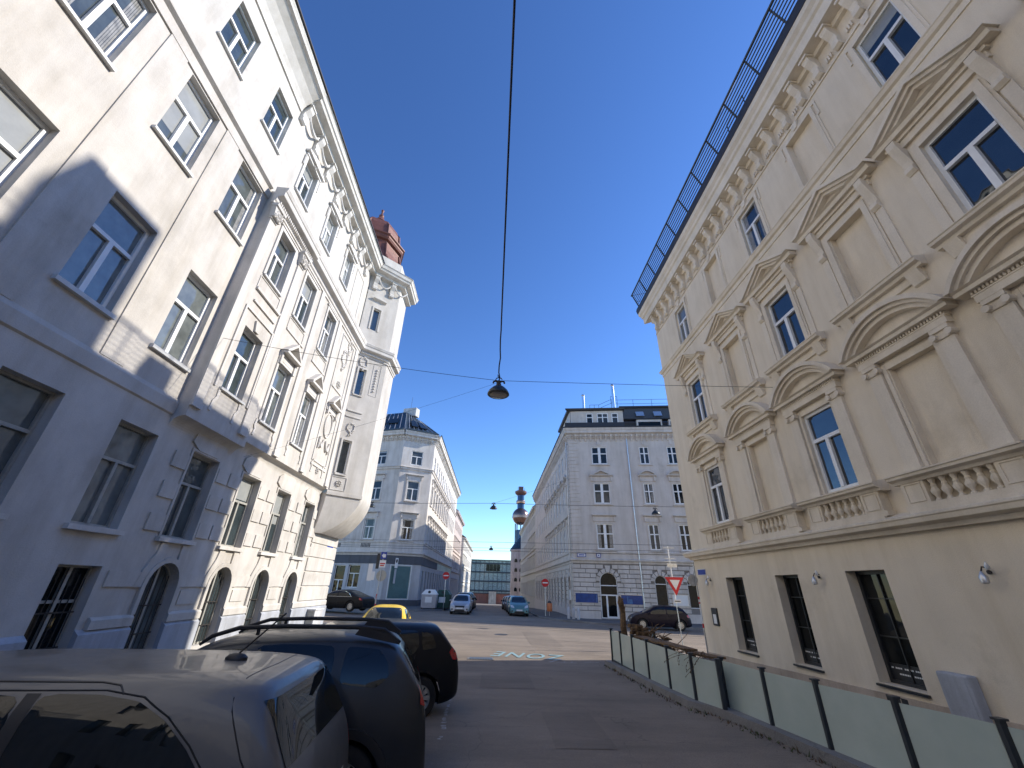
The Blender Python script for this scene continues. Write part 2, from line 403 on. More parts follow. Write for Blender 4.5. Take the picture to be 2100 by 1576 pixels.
def cornice_prof(z0, z1, d, steps=5, base=0.0):
    """classical profile going out with height"""
    H = z1-z0; pr = [(base-.05, z0), (base+d*.12, z0), (base+d*.12, z0+H*.12), (base+d*.25, z0+H*.18), (base+d*.30, z0+H*.34), (base+d*.38, z0+H*.38), (base+d*.78, z0+H*.46), (base+d*.82, z0+H*.50), (base+d*.82, z0+H*.72), (base+d*.90, z0+H*.76), (base+d*.98, z0+H*.90), (base+d, z0+H*.92), (base+d, z0+H), (base-.05, z0+H*1.02+.02)]
    return pr
# ================================================================ LEFT WHITE BUILDING
FL = F((-9, 0, 0), (0, 1, 0), (1, 0, 0))
LB = empty('apartment_building', (-9, 12, 0), 0, 'white stucco apartment building with decorated bay, corner turret and red brown dome', 'building')
BX = .35          # projection of the bay
DX, DY, DK, DZ = -10.6, 24.1, 1.2, .85
def left_building():
    gfw = [(1.5, 2.75), (4.1, 5.3), (6.7, 7.9), (9.3, 10.5), (11.86, 13.1), (14.5, 15.7), (17.1, 18.25), (19.8, 20.9)]
    ar = [(11.98, 13.13), (14.58, 15.7), (17.15, 18.27), (19.76, 20.86)]
    up = [(1.5, 2.75), (4.05, 5.25), (6.6, 7.85), (9.15, 10.4)]
    f1h = [(a, b, 7.55, 10.08) for a, b in up]; f2h = [(a-.1, b-.1, 12.33, 14.8) for a, b in up]; f3h = [(a-.15, b-.25, 16.95, 19.15) for a, b in up]
    gfh = [(a, b, 3.18, 5.53) for a, b in gfw]
    arh = [(a, b, .35, 2.55, 'arch') for a, b in ar]
    bs = [(9.5, 10.55, .3, 2.38), (6.7, 7.8, .3, 2.38), (4.0, 5.1, .3, 2.38)]
    f3b = [(11.75, 12.8, 16.95, 18.95), (14.5, 15.5, 16.95, 18.95), (17.25, 18.2, 16.95, 18.95)]
    mb = MB()
    FL.wall(mb, -8, 25, -.2, 6.3, gfh+arh+bs, .30)
    FL.wall(mb, -8, 10.62, 6.3, 21.3, f1h+f2h+f3h, .27)
    FL.wall(mb, 10.62, 21.5, 15.0, 21.3, f3b, .24)
    # far return along the cross street and the roof deck
    mb.add([(-9, 25, -.2), (-24, 31.4, -.2), (-24, 31.4, 21.3), (-9, 25, 21.3)], [(0, 1, 2, 3)])
    mb.add([(-9, -8, 21.3), (-9, 25, 21.3), (-24, 31.4, 21.3), (-24, -8, 21.3)], [(0, 1, 2, 3)])
    mb.add([(-9, -8, -.2), (-24, -8, -.2), (-24, -8, 21.3), (-9, -8, 21.3)], [(0, 1, 2, 3)])
    mb.build('wall', 'white_plaster', LB)
    # bay
    bw1 = [(11.5, 12.62, 7.5, 9.82)]; bw2 = [(11.45, 12.55, 12.0, 14.2)]
    b2f1 = [(13.98, 15.02, 7.4, 9.80), (16.5, 17.5, 7.4, 9.76)]; b2f2 = [(13.9, 14.95, 12.0, 14.2), (16.45, 17.5, 12.0, 14.25)]
    mb = MB()
    FL.wall(mb, 10.62, 13.55, 6.2, 15.0, bw1+bw2, .30, BX)
    FL.wall(mb, 13.55, 21.3, 6.45, 15.0, b2f1+b2f2, .24, BX-.07)
    mb.add([FL.p(10.62, 6.2, 0), FL.p(10.62, 6.2, BX), FL.p(10.62, 15.3, BX), FL.p(10.62, 15.3, 0)], [(0, 1, 2, 3)])
    mb.add([FL.p(13.55, 6.2, BX-.1), FL.p(13.55, 6.2, BX), FL.p(13.55, 15, BX), FL.p(13.55, 15, BX-.1)], [(0, 1, 2, 3)])
    # coved underside
    K = 8
    for (ua, ub, zt, D) in ((10.62, 13.55, 6.2, BX), (13.55, 21.3, 6.45, BX-.07)):
        pr = [(D*(1-math.cos(math.pi/2*k/K)), zt-.34*(1-math.sin(math.pi/2*k/K))) for k in range(K+1)]
        FL.sweep(mb, pr+[(0, zt)], ua, ub)
    mb.build('bay', 'white_plaster', LB)
    # corner turret body (polygon footprint), full height
    lo = [(-8.72, 21.3), (-7.3, 22.5), (-7.3, 24.3), (-8.65, 25.5)]
    def poly_wall(mb, pts, z0, z1, holes0, dep=.2):
        L = (Vector(pts[1])-Vector(pts[0])).length
        U = (Vector(pts[1])-Vector(pts[0])).normalized(); Fo = F((*pts[0], 0), (U.x, U.y, 0), (U.y, -U.x, 0))
        Fo.wall(mb, 0, L, z0, z1, holes0, dep)
        for i in range(1, len(pts)-1):
            a, b = pts[i], pts[i+1]; mb.add([(*a, z0), (*b, z0), (*b, z1), (*a, z1)], [(0, 1, 2, 3)])
        return Fo, L
    mb = MB()
    th = [(.22, .72, 7.35, 9.2), (.22, .68, 12.0, 13.7)]
    FT, TL = poly_wall(mb, lo, 6.3, 15.0, th)
    hi = [(-8.95, 21.05), (-7.3, 22.5), (-7.3, 24.3), (-8.9, 25.5)]
    FU, UL = poly_wall(mb, hi, 15.0, 21.3, [(.62, 1.12, 16.55, 18.2)])
    # curved corbel below
    K = 40; base = [(-9.0, 21.42), (-8.72, 21.75), (-8.72, 24.7), (-9, 25.2)]; rings = []
    for k in range(K+1):
        a = math.pi/2*k/K; s_ = math.sin(a); z = 4.35+1.95*(.6*(1-math.cos(a))+.4*math.sin(a))
        rings.append([(b[0]+(t_[0]-b[0])*s_, b[1]+(t_[1]-b[1])*s_, z) for b, t_ in zip(base, lo)])
    vs = [v for r in rings for v in r]; fs = [(i*4+j, i*4+j+1, (i+1)*4+j+1, (i+1)*4+j) for i in range(K) for j in range(3)]
    # side wall of the corbel towards the street wall
    vs += [(-9.0, 21.38, 4.35+1.95*(.6*(1-math.cos(math.pi/2*k/K))+.4*math.sin(math.pi/2*k/K))) for k in range(K+1)]; n0 = 4*(K+1)
    fs += [(i*4, (i+1)*4, n0+i+1, n0+i) for i in range(K)]
    mb.add(vs, fs)
    FT.box(mb, -.02, TL+.02, 6.2, 6.36, 0, .07)
    mb.build('turret', 'white_plaster', LB)
    for (a, b, c, e) in th: FT.window(LB, a, b, c, e, .16, 'none', 'pvc_white', 'glass_left', .05, sill=(.05, .06, .08, 'white_trim'))
    FU.window(LB, .62, 1.12, 16.55, 18.2, .16, 'none', 'pvc_white', 'glass_left', .05)
    # trims of turret
    mb = MB()
    for Fr, a, b, c, e in ((FT, .22, .72, 7.35, 9.2), (FT, .22, .68, 12, 13.7), (FU, .62, 1.12, 16.55, 18.2)):
        m2 = MB(); Fr.band(m2, [(a, c), (a, e), (b, e), (b, c)], .09, 0, .05); m2.build('window_surround', 'white_trim', LB)
    FT.band(mb, [(.12, 6.5), (.12, 7.15), (.86, 7.15), (.86, 6.5)], .03, 0, .03, closed=True)
    FT.box(mb, .08, .95, 10.9, 11.0, 0, .06); FT.box(mb, .08, .95, 10.55, 10.62, 0, .05)
    FT.band(mb, [(1.1, 12.2), (1.1, 14.3), (1.55, 14.3), (1.55, 12.2)], .025, 0, .02, closed=True)
    m2 = MB(); FU.sweep(m2, [(0, 18.75), (.2, 18.85), (.2, 18.93), (0, 18.95)], .45, 1.32); m2.build('window_hood', 'white_trim', LB)
    for k in range(9): mb.lathe(FT.p(1.33, 12.5+.18*k, .03), [(.05, -.05), (.06, 0), (.02, .06)], 6)
    rosettes(mb, FT, .5, 6.83, .13)
    wreath(mb, FT, .5, 9.95, .26); wreath(mb, FT, .42, 14.15, .3)
    mb.build('turret_trim', 'white_trim', LB)
    # windows ------------------------------------------------------
    lab = {}
    for i, (a, b, c, e) in enumerate(f1h): FL.window(LB, a, b, c, e, .24, 'T', 'pvc_white', 'glass_left', .085, .62, (.08, .10, .10, 'window_ledge'))
    for (a, b, c, e) in f2h: FL.window(LB, a, b, c, e, .24, 'T', 'pvc_white', 'glass_left', .085, .62, (.08, .08, .10, 'window_ledge'))
    for (a, b, c, e) in f3h+f3b: FL.window(LB, a, b, c, e, .22, 'T', 'pvc_white', 'glass_left', .075, .60, (.08, .07, .09, 'window_ledge'))
    B1 = F((-9+BX, 0, 0), (0, 1, 0), (1, 0, 0)); B2 = F((-9+BX-.07, 0, 0), (0, 1, 0), (1, 0, 0))
    for (a, b, c, e) in bw1+bw2: B1.window(LB, a, b, c, e, .27, 'T', 'pvc_white', 'glass_left', .075, .6, (.08, .07, .09, 'window_ledge'))
    for (a, b, c, e) in b2f1+b2f2: B2.window(LB, a, b, c, e, .20, 'T', 'pvc_white', 'glass_left', .07, .6, (.08, .07, .09, 'window_ledge'))
    for (a, b, c, e) in gfh: FL.window(LB, a, b, c, e, .26, 'T', 'old_frame', 'glass_left', .06, .63, (.12, .10, .12, 'white_trim'))
    for (a, b, c, e, _) in arh:
        w = FL.window(LB, a, b, c, e, .24, 'V', 'old_frame', 'glass_left', .05, arch=True); grille(w, FL, a+.05, b-.05, c, e-.12, -.16)
    for (a, b, c, e) in bs:
        w = FL.window(LB, a, b, c, e, .26, 'TT', 'old_frame', 'glass_dark', .05); grille(w, FL, a+.04, b-.04, c, e-.05, -.16)
    # flat relief: lesenes, ledge, strings -------------------------
    mb = MB()
    FL.sweep(mb, [(0, 6.16), (.05, 6.2), (.06, 6.5), (.02, 6.62), (0, 6.62)], -8, 10.6)
    for u in (8.07, 5.6, 3.1, .6): FL.box(mb, u, u+.62, 6.62, 14.86, 0, .035)
    FL.box(mb, -8, 10.6, 14.86, 15.3, 0, .05); FL.sweep(mb, [(.05, 15.22), (.16, 15.3), (.16, 15.36), (.0, 15.42)], -8, 10.5)
    mb.build('string_course', 'white_plaster', LB)
    # plain eaves of the old part + main cornice
    mb = MB()
    FL.sweep(mb, [(0, 19.95), (.06, 19.95), (.08, 20.15), (.16, 20.35), (.36, 20.68), (.62, 20.95), (.74, 21.0), (.76, 21.12), (.80, 21.2), (.80, 21.28), (0, 21.4)], -8, 10.35)
    FL.sweep(mb, [(0, 20.55), (.30, 20.62), (.34, 20.75), (.62, 20.85), (.66, 20.98), (.72, 21.02), (.76, 21.2), (.82, 21.28), (0, 21.4)], 10.35, 21.1, 0, 0, .42)
    FU.sweep(mb, [(0, 20.55), (.30, 20.62), (.34, 20.75), (.62, 20.85), (.66, 20.98), (.72, 21.02), (.76, 21.2), (.82, 21.28), (0, 21.4)], 0, UL, 0, -.42, .42)
    FR_ = F((-7.3, 22.5, 0), (0, 1, 0), (1, 0, 0))
    FR_.sweep(mb, [(0, 20.55), (.30, 20.62), (.34, 20.75), (.62, 20.85), (.66, 20.98), (.72, 21.02), (.76, 21.2), (.82, 21.28), (0, 21.4)], 0, 1.8, 0, .42, .2)
    mb.build('eaves_cornice', 'white_trim', LB)
    mb = MB(); FL.box(mb, -8, 21.1, 21.29, 21.36, .6, .88); mb.build('gutter', 'gutter', LB)
    # consoles with swags under the cornice
    us = [10.57+1.34*i for i in range(8)]
    for i, u in enumerate(us):
        mb = MB(); console(mb, FL, u, 19.55, 20.6, .3, .34)
        if i < 7:
            for q, (sag, zz, r) in enumerate(((.62, 20.45, .045), (.30, 20.25, .03))):
                pts = [FL.p(u+.15+(1.04)*t/10, zz-sag*math.sin(math.pi*t/10)**.8, .16+.06*math.sin(math.pi*t/10)) for t in range(11)]
                mb.tube(pts, [r*(.7+.9*math.sin(math.pi*t/10)) for t in range(11)], 6)
        mb.build('console', 'white_trim', LB)
    for u in (.35, 1.55):
        mb = MB(); console(mb, FU, u, 19.5, 20.6, .28, .32)
        pts = [FU.p(u+.15+.9*t/10, 20.4-.5*math.sin(math.pi*t/10)**.8, .2) for t in range(11)]
        mb.tube(pts, .05, 6); mb.build('console', 'white_trim', LB)
    # bay cornice with dentils
    mb = MB(); P = cornice_prof(14.55, 15.32, .42)
    B1.sweep(mb, P, 10.45, 13.72); B2.sweep(mb, [(d, z) for d, z in P], 13.72, 21.25, 0, 0, .42)
    FT.sweep(mb, P, 0, TL, 0, -.42, .42)
    F((-7.3, 22.5, 0), (0, 1, 0), (1, 0, 0)).sweep(mb, P, 0, 1.8, 0, .42, 0)
    for fr, a, b, st in ((B1, 10.65, 13.5, .105), (FT, .1, TL-.1, .09)):
        u = a
        while u < b: fr.box(mb, u, u+st*.55, 14.68, 14.80, .1, .17); u += st
    mb.build('bay_cornice', 'white_trim', LB)
    # pilasters + capitals
    for fr, u, w, cap in ((B1, 10.62, .34, 1), (B1, 12.98, .36, 1), (B2, 15.45, .3, 0), (B2, 17.85, .3, 0), (B2, 20.75, .34, 0)):
        mb = MB(); fr.box(mb, u, u+w, 6.62, 14.0 if cap else 14.55, 0, .06)
        fr.box(mb, u-.04, u+w+.04, 6.5, 6.66, 0, .09)
        if cap:
            fr.box(mb, u-.03, u+w+.03, 13.9, 13.98, 0, .1); fr.prism(mb, [(u-.05, 13.98), (u+w+.05, 13.98), (u+w+.12, 14.42), (u-.12, 14.42)], 0, .18)
            fr.box(mb, u-.14, u+w+.14, 14.42, 14.55, 0, .24)
            random.seed(int(u*10))
            for k in range(40): mb.lathe(fr.p(u-.06+random.random()*(w+.12), 13.98+random.random()*.42, .15+random.random()*.07), [(.012, -.05), (.045, 0), (.01, .05)], 5)
        mb.build('pilaster', 'white_trim', LB)
    # window surrounds + hoods in the bay
    for fr, (a, b, c, e) in [(B1, bw2[0])]+[(B2, q) for q in b2f2]:
        mb = MB(); fr.band(mb, [(a, c-.05), (a, e), (b, e), (b, c-.05)], .13, 0, .05); fr.band(mb, [(a-.13, c-.7), (a-.13, c-.2), (b+.13, c-.2), (b+.13, c-.7)], .03, 0, .03, closed=True)
        fr.box(mb, a-.2, b+.2, e+.15, e+.22, 0, .08)
        mb.build('window_surround', 'white_trim', LB)
    a, b, c, e = bw1[0]; mb = MB()
    B1.band(mb, [(a-.28, c-.1), (a-.28, e+.55), (b+.28, e+.55), (b+.28, c-.1)], .07, 0, .05); B1.box(mb, a-.1, b+.2, e+.95, e+1.02, 0, .06); B1.box(mb, a-.2, b+.3, e+1.4, e+1.5, 0, .08); B1.prism(mb, [(a+.45, e+.05), (b-.45, e+.05), (b-.35, e+.42), (a+.35, e+.42)], 0, .07)
    for (u, z) in ((a-.1, 6.65), (b-.1, 6.65)):
        B1.band(mb, [(u, z), (u+.02, z+.3), (u+.12, z+.45), (u+.1, z+.75)], .1, 0, .035)
    mb.build('window_surround', 'white_trim', LB)
    for (a, b, c, e) in b2f1+[(19.0, 20.1, 7.4, 9.8)]:
        mb = MB(); m = (a+b)/2; z0 = e+.42
        if a < 19: B2.band(mb, [(a, c-.05), (a, e+.02), (b, e+.02), (b, c-.05)], .12, 0, .05)
        B2.box(mb, a-.12, b+.12, e+.12, e+.40, 0, .06)
        B2.prism(mb, [(m-.62, z0), (m+.62, z0), (m+.62, z0+.1), (m-.62, z0+.1)], 0, .30)
        for s_ in (-1, 1):
            q = [(m+s_*.66, z0+.1), (m, z0+.72), (m, z0+.58), (m+s_*.5, z0+.1)]
            mb.hexa([B2.p(*x, 0) for x in q]+[B2.p(*x, .30) for x in q])
        B2.box(mb, m-.75, m+.75, z0+1.0, z0+1.07, 0, .05)
        for s_ in (-1, 1): B2.prism(mb, [(m+s_*.55-.06, e-.05), (m+s_*.55+.06, e-.05), (m+s_*.55+.06, z0), (m+s_*.55-.06, z0)], 0, .12)
        for s_ in (-1, 1):
            x = m+s_*.66; B2.band(mb, [(x, 6.75), (x+.05, 7.0), (x-.03, 7.12), (x, 7.35)], .09, 0, .04)
        mb.build('window_hood', 'white_trim', LB)
    # blind field with oval medallion, wreath and cartouche
    mb = MB(); B2.band(mb, [(18.75, 7.35), (18.75, 14.3), (20.4, 14.3), (20.4, 7.35)], .05, 0, .04, closed=True)
    pts = [B2.p(19.55+.42*math.cos(2*math.pi*k/28), 9.25+.62*math.sin(2*math.pi*k/28), .03) for k in range(29)]; mb.tube(pts, .04, 6)
    wreath(mb, B2, 19.55, 13.2, .42); wreath(mb, B2, 19.9, 14.2, .3); rosettes(mb, B2, 19.55, 6.95, .12); rosettes(mb, B2, 19.55, 11.6, .16)
    for s_ in (-1, 1):
        mb.tube([B2.p(19.55+s_*(.12+.5*t/8), 8.5-.45*math.sin(math.pi*t/8), .05) for t in range(9)], [.03+.05*math.sin(math.pi*t/8) for t in range(9)], 6)
        mb.tube([B2.p(19.55+s_*.6, 8.5-.08*t, .05+.01*(t % 2)) for t in range(8)], .045, 6)
    B2.box(mb, 18.7, 20.5, 7.1, 7.18, 0, .05)
    mb.build('relief', 'white_trim', LB)
    # f3 hoods on the bay part
    for (a, b, c, e) in f3b:
        mb = MB(); m = (a+b)/2; FL.band(mb, [(a, c-.05), (a, e), (b, e), (b, c-.05)], .14, 0, .06)
        FL.prism(mb, [(a-.28, e+.16), (b+.28, e+.16), (b+.28, e+.26), (m, e+.52), (a-.28, e+.26)], 0, .2)
        FL.box(mb, a-.2, b+.2, e+.02, e+.16, 0, .1); rosettes(mb, FL, m, e+.08, .09, .1)
        for s_ in (a-.2, b+.2): mb.tube([FL.p(s_, e-.05-.12*k, .05+.012*(k % 2)) for k in range(6)], .035, 5)
        mb.build('window_hood', 'white_trim', LB)
    mb = MB(); FL.band(mb, [(19.0, 16.4), (19.0, 19.2), (20.2, 19.2), (20.2, 16.4)], .03, 0, .03, closed=True)
    mb.build('panel', 'white_trim', LB)
    # plinth and ground floor rustication
    mb = MB(); cut = sorted([(a-.0, b+.0) for a, b in ar]+[(q[0], q[1]) for q in bs]); u = -8
    for a, b in cut+[(25.06, 25.06)]:
        mb = MB(); FL.sweep(mb, [(0, -.2), (.12, -.2), (.12, 1.02), (.0, 1.12)], u, a, 0); u = b; mb.build('plinth', 'plinth_grey', LB)
    mb = MB(); u = 10.75
    for a, b in ar+[(25.0, 25.0)]:
        FL.sweep(mb, [(0, 1.1), (.10, 1.1), (.10, 1.28), (.05, 1.34), (0, 1.34)], u, a-.02); u = b+.02
    for a, b in ar:
        m = (a+b)/2; q = .13
        # arch surround flaring up to the sill above
        R0 = (b-a)/2; sp = 2.55-R0; K = 10
        arc = [(m-R0*math.cos(math.pi*k/K), sp+R0*math.sin(math.pi*k/K)) for k in range(K+1)]
        out = [(m-(R0+q)*math.cos(math.pi*k/K), sp+(R0+q)*math.sin(math.pi*k/K)) for k in range(K+1)]
        for k in range(K):
            c = [arc[k], arc[k+1], out[k+1], out[k]]; mb.hexa([FL.p(*x, 0) for x in c]+[FL.p(*x, .07) for x in c])
        for s_ in (-1, 1):
            FL.box(mb, min(m+s_*R0, m+s_*(R0+q)), max(m+s_*R0, m+s_*(R0+q)), 1.34, sp, 0, .07)
            FL.prism(mb, [(m+s_*(R0+.14), 1.95), (m+s_*(R0+.38), 1.95), (m+s_*(R0+.26), 2.35), (m+s_*(R0+.04), 2.75), (m+s_*(R0-.02), 3.02), (m+s_*(R0-.3), 3.02), (m+s_*(R0-.3), 2.62), (m+s_*(R0-.05), 2.45)], 0, .05)
    for i in range(len(ar)):
        a = gfw[i+4][0]; b = gfw[i+4][1]; m = (a+b)/2; R0 = (b-a)/2
        FL.prism(mb, [(m-.45, 5.6), (m+.45, 5.6), (m+.8, 5.78), (m+.75, 6.05), (m+.5, 6.2), (m-.5, 6.2), (m-.75, 6.05), (m-.8, 5.78)], 0, .06)
        FL.band(mb, [(a, 3.2), (a, 5.55), (b, 5.55), (b, 3.2)], .07, 0, .04)
        for s_, x in ((-1, a-.09), (1, b+.09)):
            for z in (3.28, 4.12, 4.95):
                x0, x1 = (x-.62, x) if s_ < 0 else (x, x+.62)
                if s_ > 0 and i < 3: x1 = min(x1, (b+gfw[i+5][0])/2-.04)
                if s_ < 0: x0 = max(x0, (gfw[i+3][1]+a)/2+.04)
                FL.box(mb, x0, x1, z, z+.42, 0, .045)
        for z in (1.5,):
            FL.box(mb, b+.32, b+.32+.78, z, z+.36, 0, .03) if i < 3 else None
    u = 10.75
    for a, b in ar+[(21.4, 21.4)]:   # groove line band above eye level
        FL.box(mb, u, a-.14, 1.96, 2.30, 0, .04); u = b+.14
    for z in (1.34, 1.98, 2.62, 3.26, 3.90, 4.54, 5.18):
        FL.box(mb, 21.5, 25.03+(.04 if int(z*100) % 2 else 0), z+.03, z+.6, 0, .05)
    mb.build('rustication', 'white_plaster', LB)
    # attic parapet and dome of the turret
    mb = MB(); pts = [(-8.9, 21.6), (-7.62, 22.7), (-7.62, 24.6), (-8.9, 25.6), (-11, 25.6), (-11, 21.6)]
    vs = [(x, y, 21.3) for x, y in pts]+[(x, y, 23.0) for x, y in pts]; n = 6
    mb.add(vs, [tuple(range(n)), tuple(range(n, 2*n))]+[(i, (i+1) % n, n+(i+1) % n, n+i) for i in range(n)])
    mb.build('parapet', 'white_plaster', LB)
    mb = MB(); mb.lathe((DX, DY, DZ), [(DK*q, z) for q, z in [(2.3, 22.36), (2.02, 22.9), (1.82, 23.7), (1.74, 24.35), (1.74, 24.5), (1.9, 24.55), (1.98, 24.7), (1.98, 24.82), (2.08, 24.9), (2.08, 25.0), (1.75, 25.15), (1.62, 25.35), (1.55, 25.9), (1.50, 26.4), (1.32, 26.9), (.95, 27.2), (.42, 27.45)]], 8)
    d = mb.build('dome', 'brown_copper', LB)
    for k in range(8):
        mb = MB(); a = 2*math.pi*k/8
        for r0, z0, r1, z1 in ((2.3, 22.4, 2.02, 22.92), (2.02, 22.92, 1.76, 24.3), (1.66, 25.2, 1.52, 26.4), (1.52, 26.4, .97, 27.22), (.97, 27.22, .42, 27.47)):
            mb.tube([(DX+DK*r0*math.cos(a), DY+DK*r0*math.sin(a), z0+DZ), (DX+DK*r1*math.cos(a), DY+DK*r1*math.sin(a), z1+DZ)], .08, 5)
        mb.build('seam', 'brown_copper', d)
    mb = MB()
    for k in range(24):
        a = 2*math.pi*(k+.5)/24; r = .92/ max(abs(math.cos((a % (math.pi/4))-math.pi/8)), .9)
        mb.tube([(DX+DK*1.60*r*math.cos(a), DY+DK*1.60*r*math.sin(a), 25.3+DZ), (DX+DK*1.47*r*math.cos(a), DY+DK*1.47*r*math.sin(a), 26.5+DZ)], .03, 4)
    mb.build('seam', 'brown_copper', d)
    mb = MB(); mb.lathe((DX, DY, DZ), [(.42, 27.4), (.5, 27.6), (.78, 27.7), (.5, 28.0), (.30, 28.35), (.18, 28.6), (.22, 28.75), (.1, 28.9), (.07, 29.2), (.12, 29.32), (.12, 29.42), (.02, 29.55)], 10)
    mb.build('finial', 'brown_copper', d, smooth=True)
def rosettes(mb, fr, u, z, r, d=.0):
    for k in range(8):
        a = 2*math.pi*k/8; c = fr.p(u+r*math.cos(a), z+r*math.sin(a), .03+d); mb.lathe(c, [(.01, -r*.35), (r*.38, 0), (.01, r*.35)], 6)
    mb.lathe(fr.p(u, z, .05+d), [(.01, -r*.4), (r*.42, 0), (.01, r*.4)], 8)
def wreath(mb, fr, u, z, r):
    rs = random.Random(int(u*100+z*10))
    for k in range(26):
        a = 2*math.pi*k/26; q = r*(1+rs.uniform(-.16, .16)); s = r*rs.uniform(.13, .24)
        mb.lathe(fr.p(u+q*math.cos(a)*.8, z+q*math.sin(a), .03), [(.01, -s), (s*.8, 0), (.01, s)], 5)
    for k in range(7):
        s = r*rs.uniform(.1, .2); mb.lathe(fr.p(u+rs.uniform(-.25, .25)*r, z-r*(1.1+.12*k), .03), [(.01, -s), (s, 0), (.01, s)], 5)
def console(mb, fr, u, z0, z1, w, d):
    H = z1-z0
    pr = [(0, z0), (.08, z0), (.16, z0+.06), (.17, z0+.2), (.12, z0+.3), (.15, z0+H*.5), (d*.9, z0+H*.72), (d, z0+H*.85), (d, z1), (0, z1)]
    fr.sweep(mb, pr, u-w/2, u+w/2)
    fr.box(mb, u-w/2-.04, u+w/2+.04, z1-.1, z1-.02, 0, d+.05)
def grille(parent, fr, a, b, z0, z1, d):
    mb = MB(); n = 6
    for k in range(n):
        u = a+(b-a)*(k+.5)/n; dz = .18*abs(k-(n-1)/2)/(n/2) if z1 > 2.3 else 0
        mb.tube([fr.p(u, z0, d), fr.p(u, z1-dz*1.3, d)], .011, 5)
    for z in (z0+.5, z0+1.15): fr.box(mb, a, b, z, z+.03, d-.01, d+.012)
    mb.build('grille', 'iron', parent)
left_building()

